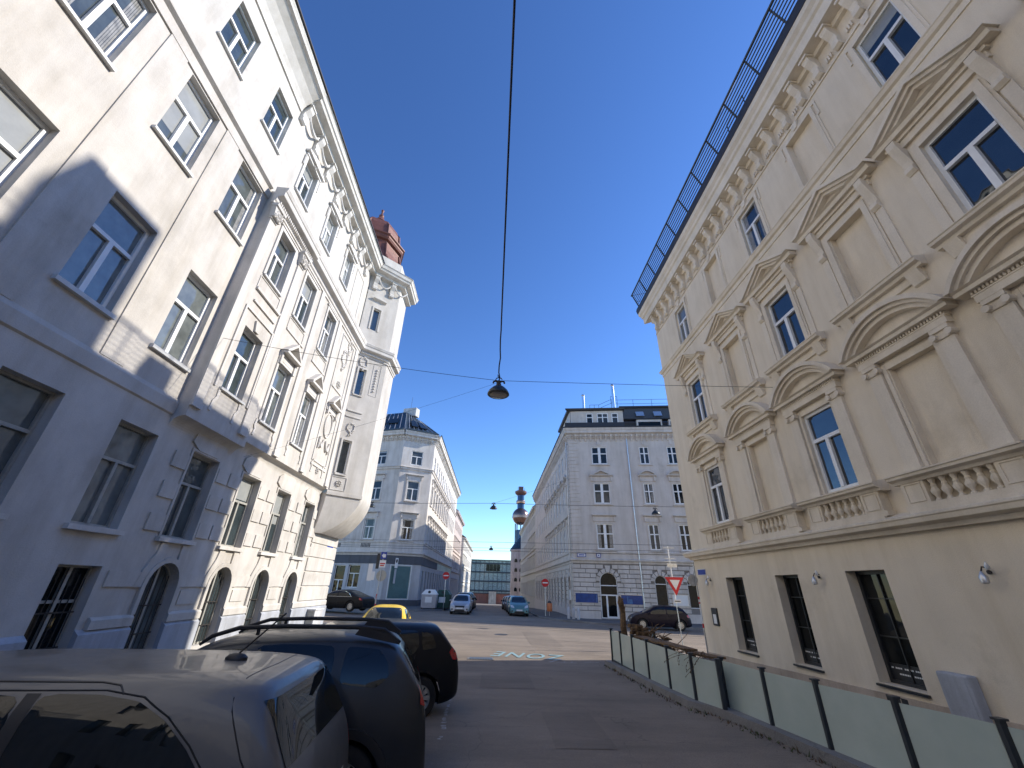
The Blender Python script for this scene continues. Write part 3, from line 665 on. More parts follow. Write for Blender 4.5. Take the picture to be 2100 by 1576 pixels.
# ================================================================ RIGHT BEIGE BUILDING
FRT = F((8.2, 0, 0), (0, 1, 0), (-1, 0, 0))
RB = empty('apartment_building', (8.2, 9, 0), 0, 'beige apartment building with pedimented and blind windows behind the frosted glass fence', 'building')
def right_building():
    cols = [(14.8, 1), (11.83, 0), (9.27, 1), (6.62, 0), (4.16, 1), (1.45, 0), (-1.2, 1), (-3.9, 0)]
    f1, f2, f3 = (4.47, 6.52), (8.3, 10.27), (12.3, 14.08)
    hw = .51
    holes = []
    for u, real in cols:
        for (z0, z1) in (f1, f2, f3):
            if real: holes.append((u-hw, u+hw, z0, z1))
            else: holes.append((u-hw+.03, u+hw-.03, z0, z1, 'rect', .14, True))
    shop = [(14.31, 15.36, .55, 2.69), (11.62, 12.6, .58, 2.70), (8.93, 9.98, .62, 2.73)]
    for s in shop: holes.append((*s, 'rect', .34))
    mb = MB()
    FRT.wall(mb, -8, 17.62, -.2, 15.4, holes, .13)
    # side wall to the cross street, back, roof deck
    mb.add([(8.2, 17.62, -.2), (24, 11.0, -.2), (24, 11.0, 15.4), (8.2, 17.62, 15.4)], [(0, 1, 2, 3)])
    mb.add([(8.2, -8, -.2), (24, -8, -.2), (24, -8, 15.4), (8.2, -8, 15.4)], [(0, 1, 2, 3)])
    mb.build('wall', 'beige_plaster', RB)
    for i, (u, real) in enumerate(cols):
        if real:
            FRT.window(RB, u-hw, u+hw, *f1, .10, 'T', 'pvc_white', 'glass', .075, .64, prot=.05)
            FRT.window(RB, u-hw, u+hw, *f2, .10, 'T', 'pvc_white', 'glass', .075, .60, prot=.05)
            FRT.window(RB, u-hw+.03, u+hw-.03, *f3, .10, 'T', 'pvc_white', 'glass', .07, .58, prot=.05)
        balcony(u); segped(u); surround1(u)
        triped(u); sill2(u); surround2(u); surround3(u, f3)
    for i, s in enumerate(shop):
        w = FRT.window(RB, *s, .30, 'G', 'dark_frame', 'glass_dark', .07)
        mb = MB(); FRT.box(mb, s[0]+.01, s[1]-.01, s[2], s[2]+.36, -.31, -.285); mb.build('sign_band', 'dark_frame', w)
        mb = MB(); rs = random.Random(i)
        for row, z in enumerate((.27, .17)):
            u = s[1]-.1-(.15*row)
            while u > s[0]+.16:
                l = rs.uniform(.02, .05)
                if rs.random() > .18: FRT.box(mb, u-l, u, s[2]+z, s[2]+z+.028, -.284, -.281)
                u -= l+.012
        mb.build('lettering', 'sign_white', w)
        mb = MB(); FRT.sweep(mb, [(-.34, s[2]+.005), (.06, s[2]-.02), (.06, s[2]-.06), (-.34, s[2]-.06)], s[0]-.04, s[1]+.04); mb.build('sill', 'dark_frame', w)
    # ledge over the ground floor, string course, main cornice
    mb = MB(); FRT.sweep(mb, [(0, 3.36), (.10, 3.36), (.12, 3.44), (.26, 3.48), (.28, 3.56), (.30, 3.58), (.30, 3.62), (0, 3.74)], -8, 17.62, 0, 0, .9)
    mb.build('ledge', 'beige_trim', RB)
    mb = MB(); FRT.sweep(mb, [(0, 11.86), (.03, 11.86), (.03, 12.02), (.09, 12.05), (.12, 12.14), (.14, 12.16), (.14, 12.19), (0, 12.25)], -8, 17.62, 0, 0, .9)
    FRT.sweep(mb, [(0, 14.42), (.035, 14.42), (.035, 14.47), (0, 14.47)], -8, 17.62)
    mb.build('string_course', 'beige_trim', RB)
    mb = MB(); FRT.sweep(mb, [(0, 15.2), (.10, 15.22), (.12, 15.34), (.40, 15.38), (.42, 15.72), (.48, 15.78), (.50, 15.9), (.58, 16.02), (.60, 16.2), (0, 16.3)], -8, 17.62, 0, 0, 1.0)
    mb.build('eaves_cornice', 'beige_trim', RB)
    u = 17.25; k = 0
    while u > -6:
        mb = MB(); console(mb, FRT, u, 14.5, 15.36, .19, .30); mb.build('console', 'beige_trim', RB)
        mb = MB()
        for q in range(3): FRT.box(mb, u-.26-.055*q*1.3-.02, u-.26-.055*q*1.3+.02, 14.62, 14.8, 0, .05)
        if u > 3: mb.build('dentil', 'beige_trim', RB)
        u -= .655
    mb = MB(); FRT.sweep(mb, [(.1, 16.2), (.62, 16.2), (.66, 16.42), (.64, 16.55), (.1, 16.7)], -8, 17.62, 0, 0, 1.0); mb.build('gutter', 'gutter', RB)
    # roof: slope and higher back part
    mb = MB(); mb.hexa([(8.1, -8, 16.3), (24, -8, 16.3), (24, 11, 16.3), (8.1, 17.9, 16.3), (13.5, -8, 19.6), (20, -8, 19.6), (20, 10, 19.6), (13.5, 12, 19.6)])
    mb.build('roof', 'roof_tile', RB)
    mb = MB(); mb.box(12.3, 14.5, 9.9, 12.0, 18, 23.0)  # unseen stacks, added for the stepped shadow they throw on the left facade
    mb.build('unseen_stack', 'beige_plaster', RB); mb = MB(); mb.box(12.3, 13.6, 5.2, 7.9, 18, 21.6)
    mb.build('unseen_stack', 'beige_plaster', RB); mb = MB(); mb.box(12.5, 13.4, 2.0, 3.0, 18, 22.5)
    mb.build('unseen_stack', 'beige_plaster', RB)
    mb = MB(); mb.box(8.9, 9.7, 12.6, 13.5, 16.4, 18.0); mb.build('dormer', 'roof_metal', RB); mb = MB(); mb.box(8.8, 9.6, 8.3, 9.2, 16.6, 18.4); mb.build('dormer', 'roof_metal', RB)
    mb = MB()
    for (x, y) in ((8.6, 8.2), (8.6, 9.3)): mb.tube([(x, y, 18.4), (x, y, 18.95)], .02, 5)
    mb.tube([(8.6, 8.2, 18.95), (8.6, 9.3, 18.95)], .02, 5); mb.tube([(8.6, 8.2, 18.7), (8.6, 9.3, 18.7)], .02, 5); mb.build('roof_rail', 'dark_metal', RB)
    # slanting snow and safety rail along the eaves
    t = empty('railing', (7.6, 9, 16.4), 0); t.parent = RB; t.location = (-.6, 0, 16.4)
    B0, B1 = (7.62, 16.42), (7.27, 17.30)
    for k in range(18):
        y = 17.95-1.28*k if k else 17.95
        mb = MB(); mb.hexa([(B0[0]+.0, y-.02, B0[1]), (B0[0]+.07, y-.02, B0[1]), (B0[0]+.07, y+.02, B0[1]), (B0[0], y+.02, B0[1]), (B1[0], y-.02, B1[1]), (B1[0]+.05, y-.02, B1[1]), (B1[0]+.05, y+.02, B1[1]), (B1[0], y+.02, B1[1])])
        mb.build('post', 'dark_metal', t)
    mb = MB(); mb.tube([(B1[0], 18.0, B1[1]), (B1[0], -6, B1[1])], .045, 6); mb.build('handrail', 'dark_metal', t)
    for k in range(1, 8):
        f = k/8; mb = MB(); mb.tube([(B0[0]+(B1[0]-B0[0])*f, 17.95, B0[1]+(B1[1]-B0[1])*f), (B0[0]+(B1[0]-B0[0])*f, -6, B0[1]+(B1[1]-B0[1])*f)], .021, 5); mb.build('rail_bar', 'dark_metal', t)
    for k in range(7):
        f = k/6; mb = MB(); mb.tube([(B0[0]+(B1[0]-B0[0])*f, 17.95, B0[1]+(B1[1]-B0[1])*f), (9.6, 17.1, B0[1]+(B1[1]-B0[1])*f+.0)], .014, 5); mb.build('rail_bar', 'steel', t) if k in (0, 3, 6) else None
    # sloping plinth, thickest at the far corner
    mb = MB(); a, b = 17.62, -8
    za, zb = .22, .98
    mb.hexa([FRT.p(b, -.2, 0), FRT.p(a, -.2, 0), FRT.p(a, -.2, .05), FRT.p(b, -.2, .05), FRT.p(b, zb, 0), FRT.p(a, za, 0), FRT.p(a, za, .05), FRT.p(b, zb, .05)])
    mb.build('plinth', 'beige_plinth', RB)
    mb = MB()
    for k in range(3): FRT.box(mb, 9.86-.17*k-.14, 9.86-.17*k, .26, .44, .045, .056)
    FRT.box(mb, 8.97, 9.05, .24, .38, .045, .058); mb.build('vent', 'dark_frame', RB)
def balcony(u):
    b = MB(); f = FRT
    f.box(b, u-1.12, u+1.12, 3.70, 3.80, 0, .20); f.box(b, u-1.05, u+1.05, 3.62, 3.70, 0, .24)
    for s in (-1, 1):
        x0, x1 = sorted((u+s*.60, u+s*1.06)); f.box(b, x0, x1, 3.80, 4.22, 0, .20)
        x0, x1 = sorted((u+s*.68, u+s*.98)); f.band(b, [(x0, 3.86), (x0, 4.16), (x1, 4.16), (x1, 3.86)], .025, .2, .215, closed=True)
    f.box(b, u-.6, u+.6, 3.80, 4.22, .0, .03)
    f.sweep(b, [(0, 4.20), (.22, 4.20), (.24, 4.25), (.33, 4.28), (.34, 4.33), (.36, 4.34), (.36, 4.37), (0, 4.45)], u-1.18, u+1.18)
    o = b.build('balustrade', 'beige_trim', RB)
    for k in range(6):
        m = MB(); c = f.p(u-.5+.2*k, 3.80, .13)
        m.lathe(c, [(.055, 0), (.055, .03), (.03, .05), (.035, .09), (.072, .15), (.072, .19), (.04, .25), (.045, .27), (.045, .29), (.032, .31), (.05, .36), (.055, .38), (.055, .42)], 8)
        m.build('baluster', 'beige_trim', o, smooth=True)
def surround1(u):
    b = MB(); f = FRT
    for s in (-1, 1):
        x0, x1 = sorted((u+s*.62, u+s*.92)); f.box(b, x0, x1, 4.44, 6.50, 0, .075)
        f.box(b, x0-.02, x1+.02, 4.44, 4.56, 0, .10)
        x0, x1 = sorted((u+s*.60, u+s*.95))
        f.box(b, x0+.004, x1-.004, 6.64, 6.725, -.01, .14)
        f.box(b, x0+.002, x1-.002, 6.497, 6.645, -.005, .10)
        for q in (x0+.03, x1-.03): b.add(*cyl(f, q, 6.56, .09, .065, .0, .16))
        x0, x1 = sorted((u+s*.512, u+s*.597)); f.box(b, x0, x1, 4.445, 6.66, -.01, .03)
    f.box(b, u-.508, u+.508, 6.52, 6.66, 0, .028)
    b.build('window_surround', 'beige_trim', RB)
def cyl(f, u, z, d, r, d0, d1, n=10):
    vs = [f.p(u+r*math.cos(2*math.pi*k/n), z+r*math.sin(2*math.pi*k/n), d0) for k in range(n)]+[f.p(u+r*math.cos(2*math.pi*k/n), z+r*math.sin(2*math.pi*k/n), d1) for k in range(n)]
    return vs, [tuple(range(n)), tuple(range(n, 2*n))]+[(i, (i+1) % n, n+(i+1) % n, n+i) for i in range(n)]
def arc(u, z, hw, rise, K=20):
    Rr = (hw*hw+rise*rise)/(2*rise); c = z+rise-Rr; a0 = math.asin(hw/Rr)
    return [(u+Rr*math.sin(-a0+2*a0*k/K), c+Rr*math.cos(-a0+2*a0*k/K)) for k in range(K+1)]
def segped(u):
    b = MB(); f = FRT
    f.box(b, u-.98, u+.98, 6.722, 6.86, 0, .145); f.box(b, u-1.0, u+1.0, 6.858, 6.888, -.005, .155)
    k = 0; x = u-.98
    while x < u+.96: f.box(b, x, x+.035, 6.89, 6.95, 0, .17); x += .062
    f.box(b, u-1.0, u+1.0, 6.89, 6.95, 0, .13)
    f.sweep(b, [(0, 6.95), (.24, 6.95), (.25, 7.02), (.30, 7.05), (0, 7.07)], u-1.16, u+1.16)
    for (hw, ri, hi, rii, d) in ((1.22, .70, 1.12, .60, .34), (1.12, .60, 1.04, .52, .27), (1.04, .52, .93, .42, .20)):
        A = arc(u, 7.05, hw, ri); B = arc(u, 7.05, hi, rii)
        for i in range(20):
            c = [A[i], A[i+1], B[i+1], B[i]]; b.hexa([f.p(*q, 0) for q in c]+[f.p(*q, d) for q in c])
    A = arc(u, 7.06, .95, .44); f.prism(b, A, 0, .035)
    b.build('pediment', 'beige_trim', RB)
def triped(u):
    b = MB(); f = FRT
    f.box(b, u-.92, u+.92, 10.55, 10.72, 0, .07); f.box(b, u-.98, u+.98, 10.72, 10.80, 0, .12)
    f.sweep(b, [(0, 10.80), (.20, 10.80), (.22, 10.90), (.28, 10.93), (0, 10.95)], u-1.16, u+1.16)
    for (hw, ri, hi, rii, d) in ((1.20, .66, 1.02, .56, .32), (1.02, .56, .88, .47, .25), (.88, .47, .72, .385, .18)):
        for s in (-1, 1):
            c = [(u+s*hw, 10.93), (u, 10.93+ri), (u, 10.93+rii), (u+s*hi, 10.93)]
            b.hexa([f.p(*q, 0) for q in c]+[f.p(*q, d) for q in c])
    f.prism(b, [(u-.75, 10.94), (u+.75, 10.94), (u, 11.33)], 0, .04)
    for s in (-1, 1):     # scrolled brackets
        x = u+s*.80
        f.sweep(b, [(0, 9.86), (.05, 9.86), (.11, 9.93), (.10, 10.03), (.05, 10.08), (.07, 10.2), (.15, 10.45), (.20, 10.62), (.20, 10.78), (0, 10.78)], x-.09, x+.09)
    b.build('pediment', 'beige_trim', RB)
def surround2(u):
    b = MB(); f = FRT
    f.band(b, [(u-.51, 8.2), (u-.51, 10.27), (u+.51, 10.27), (u+.51, 8.2)], .13, 0, .06)
    f.band(b, [(u-.64, 8.2), (u-.64, 10.40), (u+.64, 10.40), (u+.64, 8.2)], .05, 0, .035)
    for s in (-1, 1):
        x0, x1 = sorted((u+s*.72, u+s*.90)); f.box(b, x0, x1, 8.2, 9.9, 0, .03)
    b.build('window_surround', 'beige_trim', RB)
def sill2(u):
    b = MB(); f = FRT
    f.sweep(b, [(0, 8.02), (.14, 8.02), (.16, 8.08), (.24, 8.11), (.25, 8.16), (.27, 8.18), (.27, 8.20), (0, 8.26)], u-1.08, u+1.08)
    f.box(b, u-.98, u+.98, 7.84, 8.02, 0, .05)
    for s in (-1, 1): f.sweep(b, [(0, 7.72), (.06, 7.74), (.12, 7.9), (.16, 8.02), (0, 8.02)], u+s*.84-.13, u+s*.84+.13)
    b.build('sill', 'beige_trim', RB)
def surround3(u, f3):
    b = MB(); f = FRT; z0, z1 = f3
    f.band(b, [(u-.48, z0-.1), (u-.48, z1), (u+.48, z1), (u+.48, z0-.1)], .11, 0, .05)
    f.band(b, [(u-.59, z0-.1), (u-.59, z1-.32), (u-.66, z1-.32), (u-.66, z1+.11), (u+.66, z1+.11), (u+.66, z1-.32), (u+.59, z1-.32), (u+.59, z0-.1)], .05, 0, .03)
    f.prism(b, [(u-.07, z1+.08), (u+.07, z1+.08), (u+.12, z1+.30), (u-.12, z1+.30)], 0, .08)
    b.build('window_surround', 'beige_trim', RB)
right_building()
# ================================================================ GROUND, ROADS, PAVEMENTS
def frange(a, b, st):
    n = max(1, int(round((b-a)/st))); return [a+(b-a)*i/n for i in range(n+1)]
def sheet(name, xs, ys, fz, mat):
    mb = MB(); nx, ny = len(xs), len(ys)
    mb.add([(x, y, fz(x, y)) for y in ys for x in xs], [(j*nx+i, j*nx+i+1, (j+1)*nx+i+1, (j+1)*nx+i) for j in range(ny-1) for i in range(nx-1)])
    o = mb.build(name, mat); o['kind'] = 'structure'; return o
sheet('road', [-900, -300, -80]+frange(-30, 30, 2)+[80, 300, 900], [-60, -10]+frange(0, 60, 2)+[70, 90, 120, 160, 220, 400, 900], g, 'asphalt')
def slab(name, A, B, h, mat='pavement', n=12, kw=.14):
    """raised strip between polyline A (kerb side) and B (wall side)"""
    def samp(P, n):
        P = [Vector(p) for p in P]; L = [0]
        for i in range(len(P)-1): L.append(L[-1]+(P[i+1]-P[i]).length)
        out = []
        for k in range(n+1):
            s = L[-1]*k/n; i = max(j for j in range(len(P)) if L[j] <= s+1e-9); i = min(i, len(P)-2)
            out.append(P[i].lerp(P[i+1], (s-L[i])/(L[i+1]-L[i])))
        return out
    a, b = samp(A, n), samp(B, n); mb = MB(); K = 4; vs = []; W = K+1
    a2 = [p+(q-p).normalized()*kw for p, q in zip(a, b)]
    for p, q in zip(a2, b):
        for k in range(W):
            r = p.lerp(q, k/K); vs.append((r.x, r.y, g(r.x, r.y)+h))
    mb.add(vs, [(i*W+k, i*W+k+1, (i+1)*W+k+1, (i+1)*W+k) for i in range(n) for k in range(K)])
    o = mb.build(name, mat); o['kind'] = 'structure'
    kb = MB()
    for i in range(n):
        p0, p1, q0, q1 = a[i], a[i+1], a2[i], a2[i+1]; z = lambda v, d: (v.x, v.y, g(v.x, v.y)+d)
        kb.hexa([z(p0, -.1), z(p1, -.1), z(q1, -.1), z(q0, -.1), z(p0, h+.005), z(p1, h+.005), z(q1, h+.005), z(q0, h+.005)])
    o2 = kb.build('kerb', 'kerb_stone'); o2['kind'] = 'structure'
slab('pavement', [(-6.3, -10), (-6.3, 23.2), (-7.2, 25.2), (-26, 33.2)], [(-9, -10), (-9, 25), (-9.2, 25), (-26, 31.6)], .12, n=24)
slab('pavement', [(5.9, -10), (4.9, 9.4), (4.35, 9.5), (4.05, 15.6), (6.0, 17.0), (9, 17.6), (26, 10.4)], [(8.2, -10), (8.2, 9), (8.2, 10), (8.2, 15.6), (8.2, 17), (8.6, 17.4), (26, 10.2)], .10, n=30)
slab('pavement', [(4.0, 120), (4.0, 41), (4.8, 37.5), (8, 34.9), (30, 31.7)], [(7.3, 120), (7.3, 42), (7.3, 40.5), (8, 39.8), (30, 36.8)], .12, n=30)
slab('pavement', [(-4.6, 120), (-4.6, 45.5), (-6, 42.5), (-9, 41.3), (-30, 47)], [(-8.1, 120), (-8.13, 52), (-8.13, 49.7), (-11.7, 48.1), (-30, 54)], .12, n=30)
for (x0, x1, y0, y1, m_) in ((1.0, 1.9, 7.4, 9.4, 'patch_dark'), (-.2, 1.1, 11.5, 13.6, 'patch_dark'), (-6, -1.5, 20.2, 21.6, 'patch_light'), (1.8, 3.2, 20.5, 26.5, 'patch_dark'), (-2.6, -.4, 24.0, 27.5, 'patch_light'), (3.6, 7.5, 22.6, 23.6, 'patch_light')):
    mb = MB(); n = 4; mb.add([(x0+(x1-x0)*i/n, y0+(y1-y0)*j/n, g(x0+(x1-x0)*i/n, y0+(y1-y0)*j/n)+.005) for j in range(n+1) for i in range(n+1)], [(j*(n+1)+i, j*(n+1)+i+1, (j+1)*(n+1)+i+1, (j+1)*(n+1)+i) for j in range(n) for i in range(n)])
    o = mb.build('asphalt_patch', m_); o['kind'] = 'structure'
# tram rails with their groove
for k, off in enumerate((0, 1.435, 4.1, 5.535)):
    mb = MB(); y0 = 29.0+off
    A = [(x, y0-.19*x) for x in frange(-40, 30, 5)]
    for (x0, ya), (x1, yb) in zip(A, A[1:]):
        mb.add([(x0, ya, g(x0, ya)+.006), (x1, yb, g(x1, yb)+.006), (x1, yb+.09, g(x1, yb+.09)+.006), (x0, ya+.09, g(x0, ya+.09)+.006)], [(0, 1, 2, 3)])
    o = mb.build('tram_rail', 'rail_steel'); o['kind'] = 'structure'
# road paint
def patch(mb, x0, x1, y0, y1, dz=.006):
    mb.add([(x0, y0, g(x0, y0)+dz), (x1, y0, g(x1, y0)+dz), (x1, y1, g(x1, y1)+dz), (x0, y1, g(x0, y1)+dz)], [(0, 1, 2, 3)])
mb = MB(); rs = random.Random(3)
y = 3.6
while y < 12.8:      # worn longitudinal line, broken to flakes
    l = rs.uniform(.04, .16)
    if rs.random() > .38 and not (6.0 < y < 7.4):
        u0 = -.60-(y-4)*.035+rs.uniform(-.01, .03); u1 = u0+rs.uniform(.05, .10); q = [(u0+rs.uniform(0, .03), y), (u1-rs.uniform(0, .02), y+l*.1), (u1+rs.uniform(-.02, .01), y+l*.5), (u1-rs.uniform(0, .03), y+l*.9), (u0+rs.uniform(0, .03), y+l*.85), (u0-rs.uniform(0, .01), y+l*.4)]
        mb.add([(a, b, g(a, b)+.006) for a, b in q], [tuple(range(6))])
    y += l
for (x0, x1, y) in ((-1.8, -.78, 10.6), (-1.6, -.62, 6.2)):
    x = x0
    while x < x1:
        l = rs.uniform(.06, .3)
        if rs.random() > .2: patch(mb, x, min(x+l*.9, x1), y, y+.10)
        x += l
o = mb.build('parking_line', 'paint_white'); o['kind'] = 'structure'
mb = MB()
for (x0, y0, x1, y1, w) in ((2.0, 15.25, 2.35, 15.75, .10), (2.25, 15.2, 2.9, 15.2, .05), (2.5, 15.3, 2.54, 15.45, .05), (2.75, 15.3, 2.8, 15.45, .05), (3.2, 15.4, 3.5, 15.5, .06), (3.4, 15.5, 3.7, 15.4, .05)):
    d = Vector((x1-x0, y1-y0)).normalized(); n = Vector((-d.y, d.x))*w/2
    y0 += .75; y1 += .75
    q = [(x0-n.x, y0-n.y), (x1-n.x, y1-n.y), (x1+n.x, y1+n.y), (x0+n.x, y0+n.y)]
    mb.add([(a, b, g(a, b)+.006) for a, b in q], [(0, 1, 2, 3)])
o = mb.build('road_marking', 'paint_white'); o['kind'] = 'structure'
def text_obj(name, body, size, mat, M, ext=0.0, parent=None, sx=1, sy=1):
    cu = bpy.data.curves.new(name, 'FONT'); cu.body = body; cu.size = size; cu.align_x = 'CENTER'; cu.align_y = 'CENTER'; cu.extrude = ext; cu.resolution_u = 3; cu.space_character = 1.15; cu.offset = .012*size
    t = bpy.data.objects.new(name+'_tmp', cu); col.objects.link(t); dg = bpy.context.evaluated_depsgraph_get()
    me = bpy.data.meshes.new_from_object(t.evaluated_get(dg)); bpy.data.objects.remove(t)
    me.transform(Matrix.Diagonal((sx, sy, 1, 1))); me.transform(M); me.materials.clear(); me.materials.append(MATS[mat])
    o = bpy.data.objects.new(name, me); col.objects.link(o)
    if parent: o.parent = parent; me.transform(parent_world(parent).inverted())
    return o
o = text_obj('zone_lettering', 'ZONE', 1.0, 'paint_blue', Matrix.Translation((1.38, 17.35, g(1.3, 17)+.012)) @ Matrix.Rotation(math.pi-.25, 4, 'Z'), sx=.86, sy=1.6); o['kind'] = 'structure'
# drain grate and manhole covers
dr = empty('storm_drain', (-.3, 16.3, 0), 0, 'slotted iron storm drain grate at the edge of the building shadow', 'drain')
z0 = g(0, 16.1); mb = MB(); mb.box(-.74, .14, 16.10, 16.56, z0, z0+.016); mb.build('drain_frame', 'kerb_stone', dr)
for k in range(9):
    mb = MB(); x = -.66+.088*k; mb.box(x, x+.058, 16.13, 16.53, z0+.014, z0+.024); mb.build('slot', 'dark_frame', dr)
def manhole(x, y, lab):
    mb = MB(); mb.lathe((x, y, g(x, y)), [(.36, -.02), (.36, .008), (.30, .008), (.30, .004), (.01, .006)], 24)
    mb.build('manhole_cover', 'iron', loc=(x, y, 0)); o = bpy.context.view_layer.objects if 0 else col.objects[-1]; tag(o, lab, 'manhole cover')
manhole(.55, 24.6, 'round iron manhole cover in the sunlit crossing')
manhole(7.0, 18.2, 'round manhole cover beside the red and white pole')

# ================================================================ FAR BUILDINGS
def frame_from(p, q, right_is_out=True):
    U = (Vector(q)-Vector(p)).normalized(); return F((p[0], p[1], 0), (U.x, U.y, 0), (U.y, -U.x, 0) if right_is_out else (-U.y, U.x, 0)), (Vector(q)-Vector(p)).length
def hood(B, f, kind, a, b, z, d=.3, mat='grey_trim'):
    mb = MB(); m = (a+b)/2; h = (b-a)/2+.38
    f.box(mb, a-.12, b+.12, z, z+.45, 0, .07)
    f.sweep(mb, [(0, z+.45), (d*.7, z+.5), (d, z+.56), (d, z+.62), (0, z+.66)], m-h, m+h)
    for s in (-1, 1): f.box(mb, m+s*(h-.18)-.07, m+s*(h-.18)+.07, z+.02, z+.46, 0, d*.6)
    if kind == 'tri':
        for s in (-1, 1):
            q = [(m+s*h, z+.6), (m, z+1.12), (m, z+1.0), (m+s*(h-.3), z+.6)]; mb.hexa([f.p(*x, 0) for x in q]+[f.p(*x, d) for x in q])
    if kind == 'seg':
        A = arc(m, z+.6, h, .48, 12); C = arc(m, z+.6, h-.12, .36, 12)
        for i in range(12):
            q = [A[i], A[i+1], C[i+1], C[i]]; mb.hexa([f.p(*x, 0) for x in q]+[f.p(*x, d) for x in q])
    mb.build('window_hood', mat, B)
def mould(B, f, a, b, c, e, mat, w=.12, d=.05):
    mb = MB(); f.band(mb, [(a, c-.05), (a, e), (b, e), (b, c-.05)], w, 0, d)
    f.box(mb, a-.2, b+.2, c-.16, c-.04, 0, d+.08); mb.build('window_surround', mat, B)
# ---------- grey corner building on the right
C2 = empty('corner_building', (7.3, 40, 0), 0, 'grey corner building with arched glass door, blue posters and metal flues', 'building')
def grey_corner():
    f, _ = frame_from((7.3, 40), (7.3+.9898*16, 40-.1426*16)); B = C2
    cx = [(2.33, 3.87, 'D'), (7.12, 8.07, 'TT'), (9.87, 10.82, 'TT'), (12.6, 13.55, 'TT')]
    fl = [(5.54, 7.78), (9.66, 11.62), (13.56, 15.35)]
    holes = [(a, b, z0, z1) for a, b, _ in cx for z0, z1 in fl]+[(2.3, 3.84, -.02, 3.62, 'arch')]+[(a-.02, b+.05, .95, 3.45, 'arch') for a, b, _ in cx[1:]]
    mb = MB(); f.wall(mb, 0, 16, -.6, 4.3, [h for h in holes if h[2] < 4], .16); mb.build('ground_floor_wall', 'groove_shade_dirt', B)
    mb = MB(); f.wall(mb, 0, 16, 4.3, 17.0, [h for h in holes if h[2] > 4], .16); mb.build('wall', 'grey_plaster', B)
    for a, b, st in cx:
        for z0, z1 in fl: f.window(B, a, b, z0, z1, .10, st, 'pvc_white', 'glass_far', .085, .60)
    dl = MB()
    w = f.window(B, 2.3, 3.84, -.02, 3.62, .12, 'H', 'pvc_white', 'glass_dark', .07, .70, arch=True)
    f.box(dl, 2.37, 3.77, 1.72, 1.82, -.12, -.02); f.box(dl, 2.78, 2.92, 0, 1.72, -.12, -.01); f.box(dl, 3.64, 3.77, 0, 1.72, -.12, -.01); f.box(dl, 2.92, 3.64, 0, .14, -.12, -.01)
    dl.build('door_frame', 'pvc_white', w)
    for i, (a, b, _) in enumerate(cx[1:]):
        w = f.window(B, a-.02, b+.05, .95, 3.45, .12, 'H', 'pvc_white', 'glass_dark', .05, .72, arch=True)
    for i, (a, b, _) in enumerate(cx):
        hood(B, f, 'tri' if i == 0 else 'seg', a, b, 11.80); hood(B, f, 'flat', a, b, 7.98, .26)
        for z0, z1 in fl[:2]: mould(B, f, a, b, z0, z1, 'grey_trim')
        mould(B, f, a, b, *fl[2], 'grey_plaster', .1, .03)
        mb = MB(); f.box(mb, (a+b)/2-.16, (a+b)/2+.16, 15.55, 15.95, 0, .08); mb.build('keystone', 'grey_trim', B)
    mb = MB(); f.box(mb, 16, 52, -2, 17.3, -12, 0); f.box(mb, 16, 52, 17.3, 20.6, -12, -1.5); mb.build('unseen_wing', 'grey_plaster', B)  # unseen continuation, added to carry the building's shadow farther over the crossing
    # side wall along the far street
    s = F((7.3, 40, 0), (0, 1, 0), (-1, 0, 0)); L = 36
    sh = []; us = [1.3+2.45*k for k in range(14)]
    for u in us:
        for z0, z1 in fl: sh.append((u, u+1.05, z0, z1))
        sh.append((u, u+1.05, .9, 3.3, 'arch'))
    mb = MB(); s.wall(mb, 0, L, -.9, 17.0, sh, .18); mb.add([(7.3, 76, -2), (20, 76, -2), (20, 76, 17), (7.3, 76, 17)], [(0, 1, 2, 3)]); mb.build('wall', 'grey_plaster', B)
    for i, u in enumerate(us):
        for z0, z1 in fl: s.window(B, u, u+1.05, z0, z1, .12, 'TT', 'pvc_white', 'glass_far', .08, .6)
        if i < 8: hood(B, s, 'tri' if i == 0 else 'seg' if i % 2 else 'tri', u, u+1.05, 11.80); hood(B, s, 'flat', u, u+1.05, 7.98, .26)
        s.window(B, u, u+1.05, .9, 3.3, .14, 'H', 'dark_frame', 'glass_dark', .06, .72, arch=True)
    # cornices
    for nm, P in (('ledge', [(0, 4.30), (.08, 4.32), (.12, 4.48), (.24, 4.54), (.26, 4.66), (0, 4.72)]), ('string_course', [(0, 5.18), (.08, 5.2), (.10, 5.32), (0, 5.36)]), ('eaves_cornice', cornice_prof(16.3, 17.3, .55))):
        mb = MB(); f.sweep(mb, P, 0, 16, 0, .85); s.sweep(mb, P, 0, L, 0, 1.0); mb.build(nm, 'grey_trim', B)
    for fr, LL, st in ((f, 13, .52), (s, L-.3, .58)):
        u = .15
        while u < LL: mb = MB(); fr.sweep(mb, [(0, 15.95), (.08, 16.0), (.14, 16.2), (.36, 16.42), (.38, 16.62), (0, 16.62)], u, u+.16); u += st; mb.build('bracket', 'grey_trim', B)
    mb = MB(); f.box(mb, -.4, 16, 17.32, 17.42, .2, .62); s.box(mb, -.4, L, 17.33, 17.43, .2, .63); mb.build('gutter', 'gutter', B)
    # quoins
    mb = MB(); z = 5.4; k = 0
    while z < 15.8:
        f.box(mb, .02, .62 if k % 2 else .95, z, z+.30, 0, .05); s.box(mb, .02, .95 if k % 2 else .62, z, z+.30, 0, .05); z += .37; k += 1
    mb.build('quoins', 'grey_trim', B)
    # rusticated courses and voussoirs
    mb = MB(); arch_h = [(2.3, 3.84, 3.62)]+[(a-.02, b+.05, 3.45) for a, b, _ in cx[1:]]
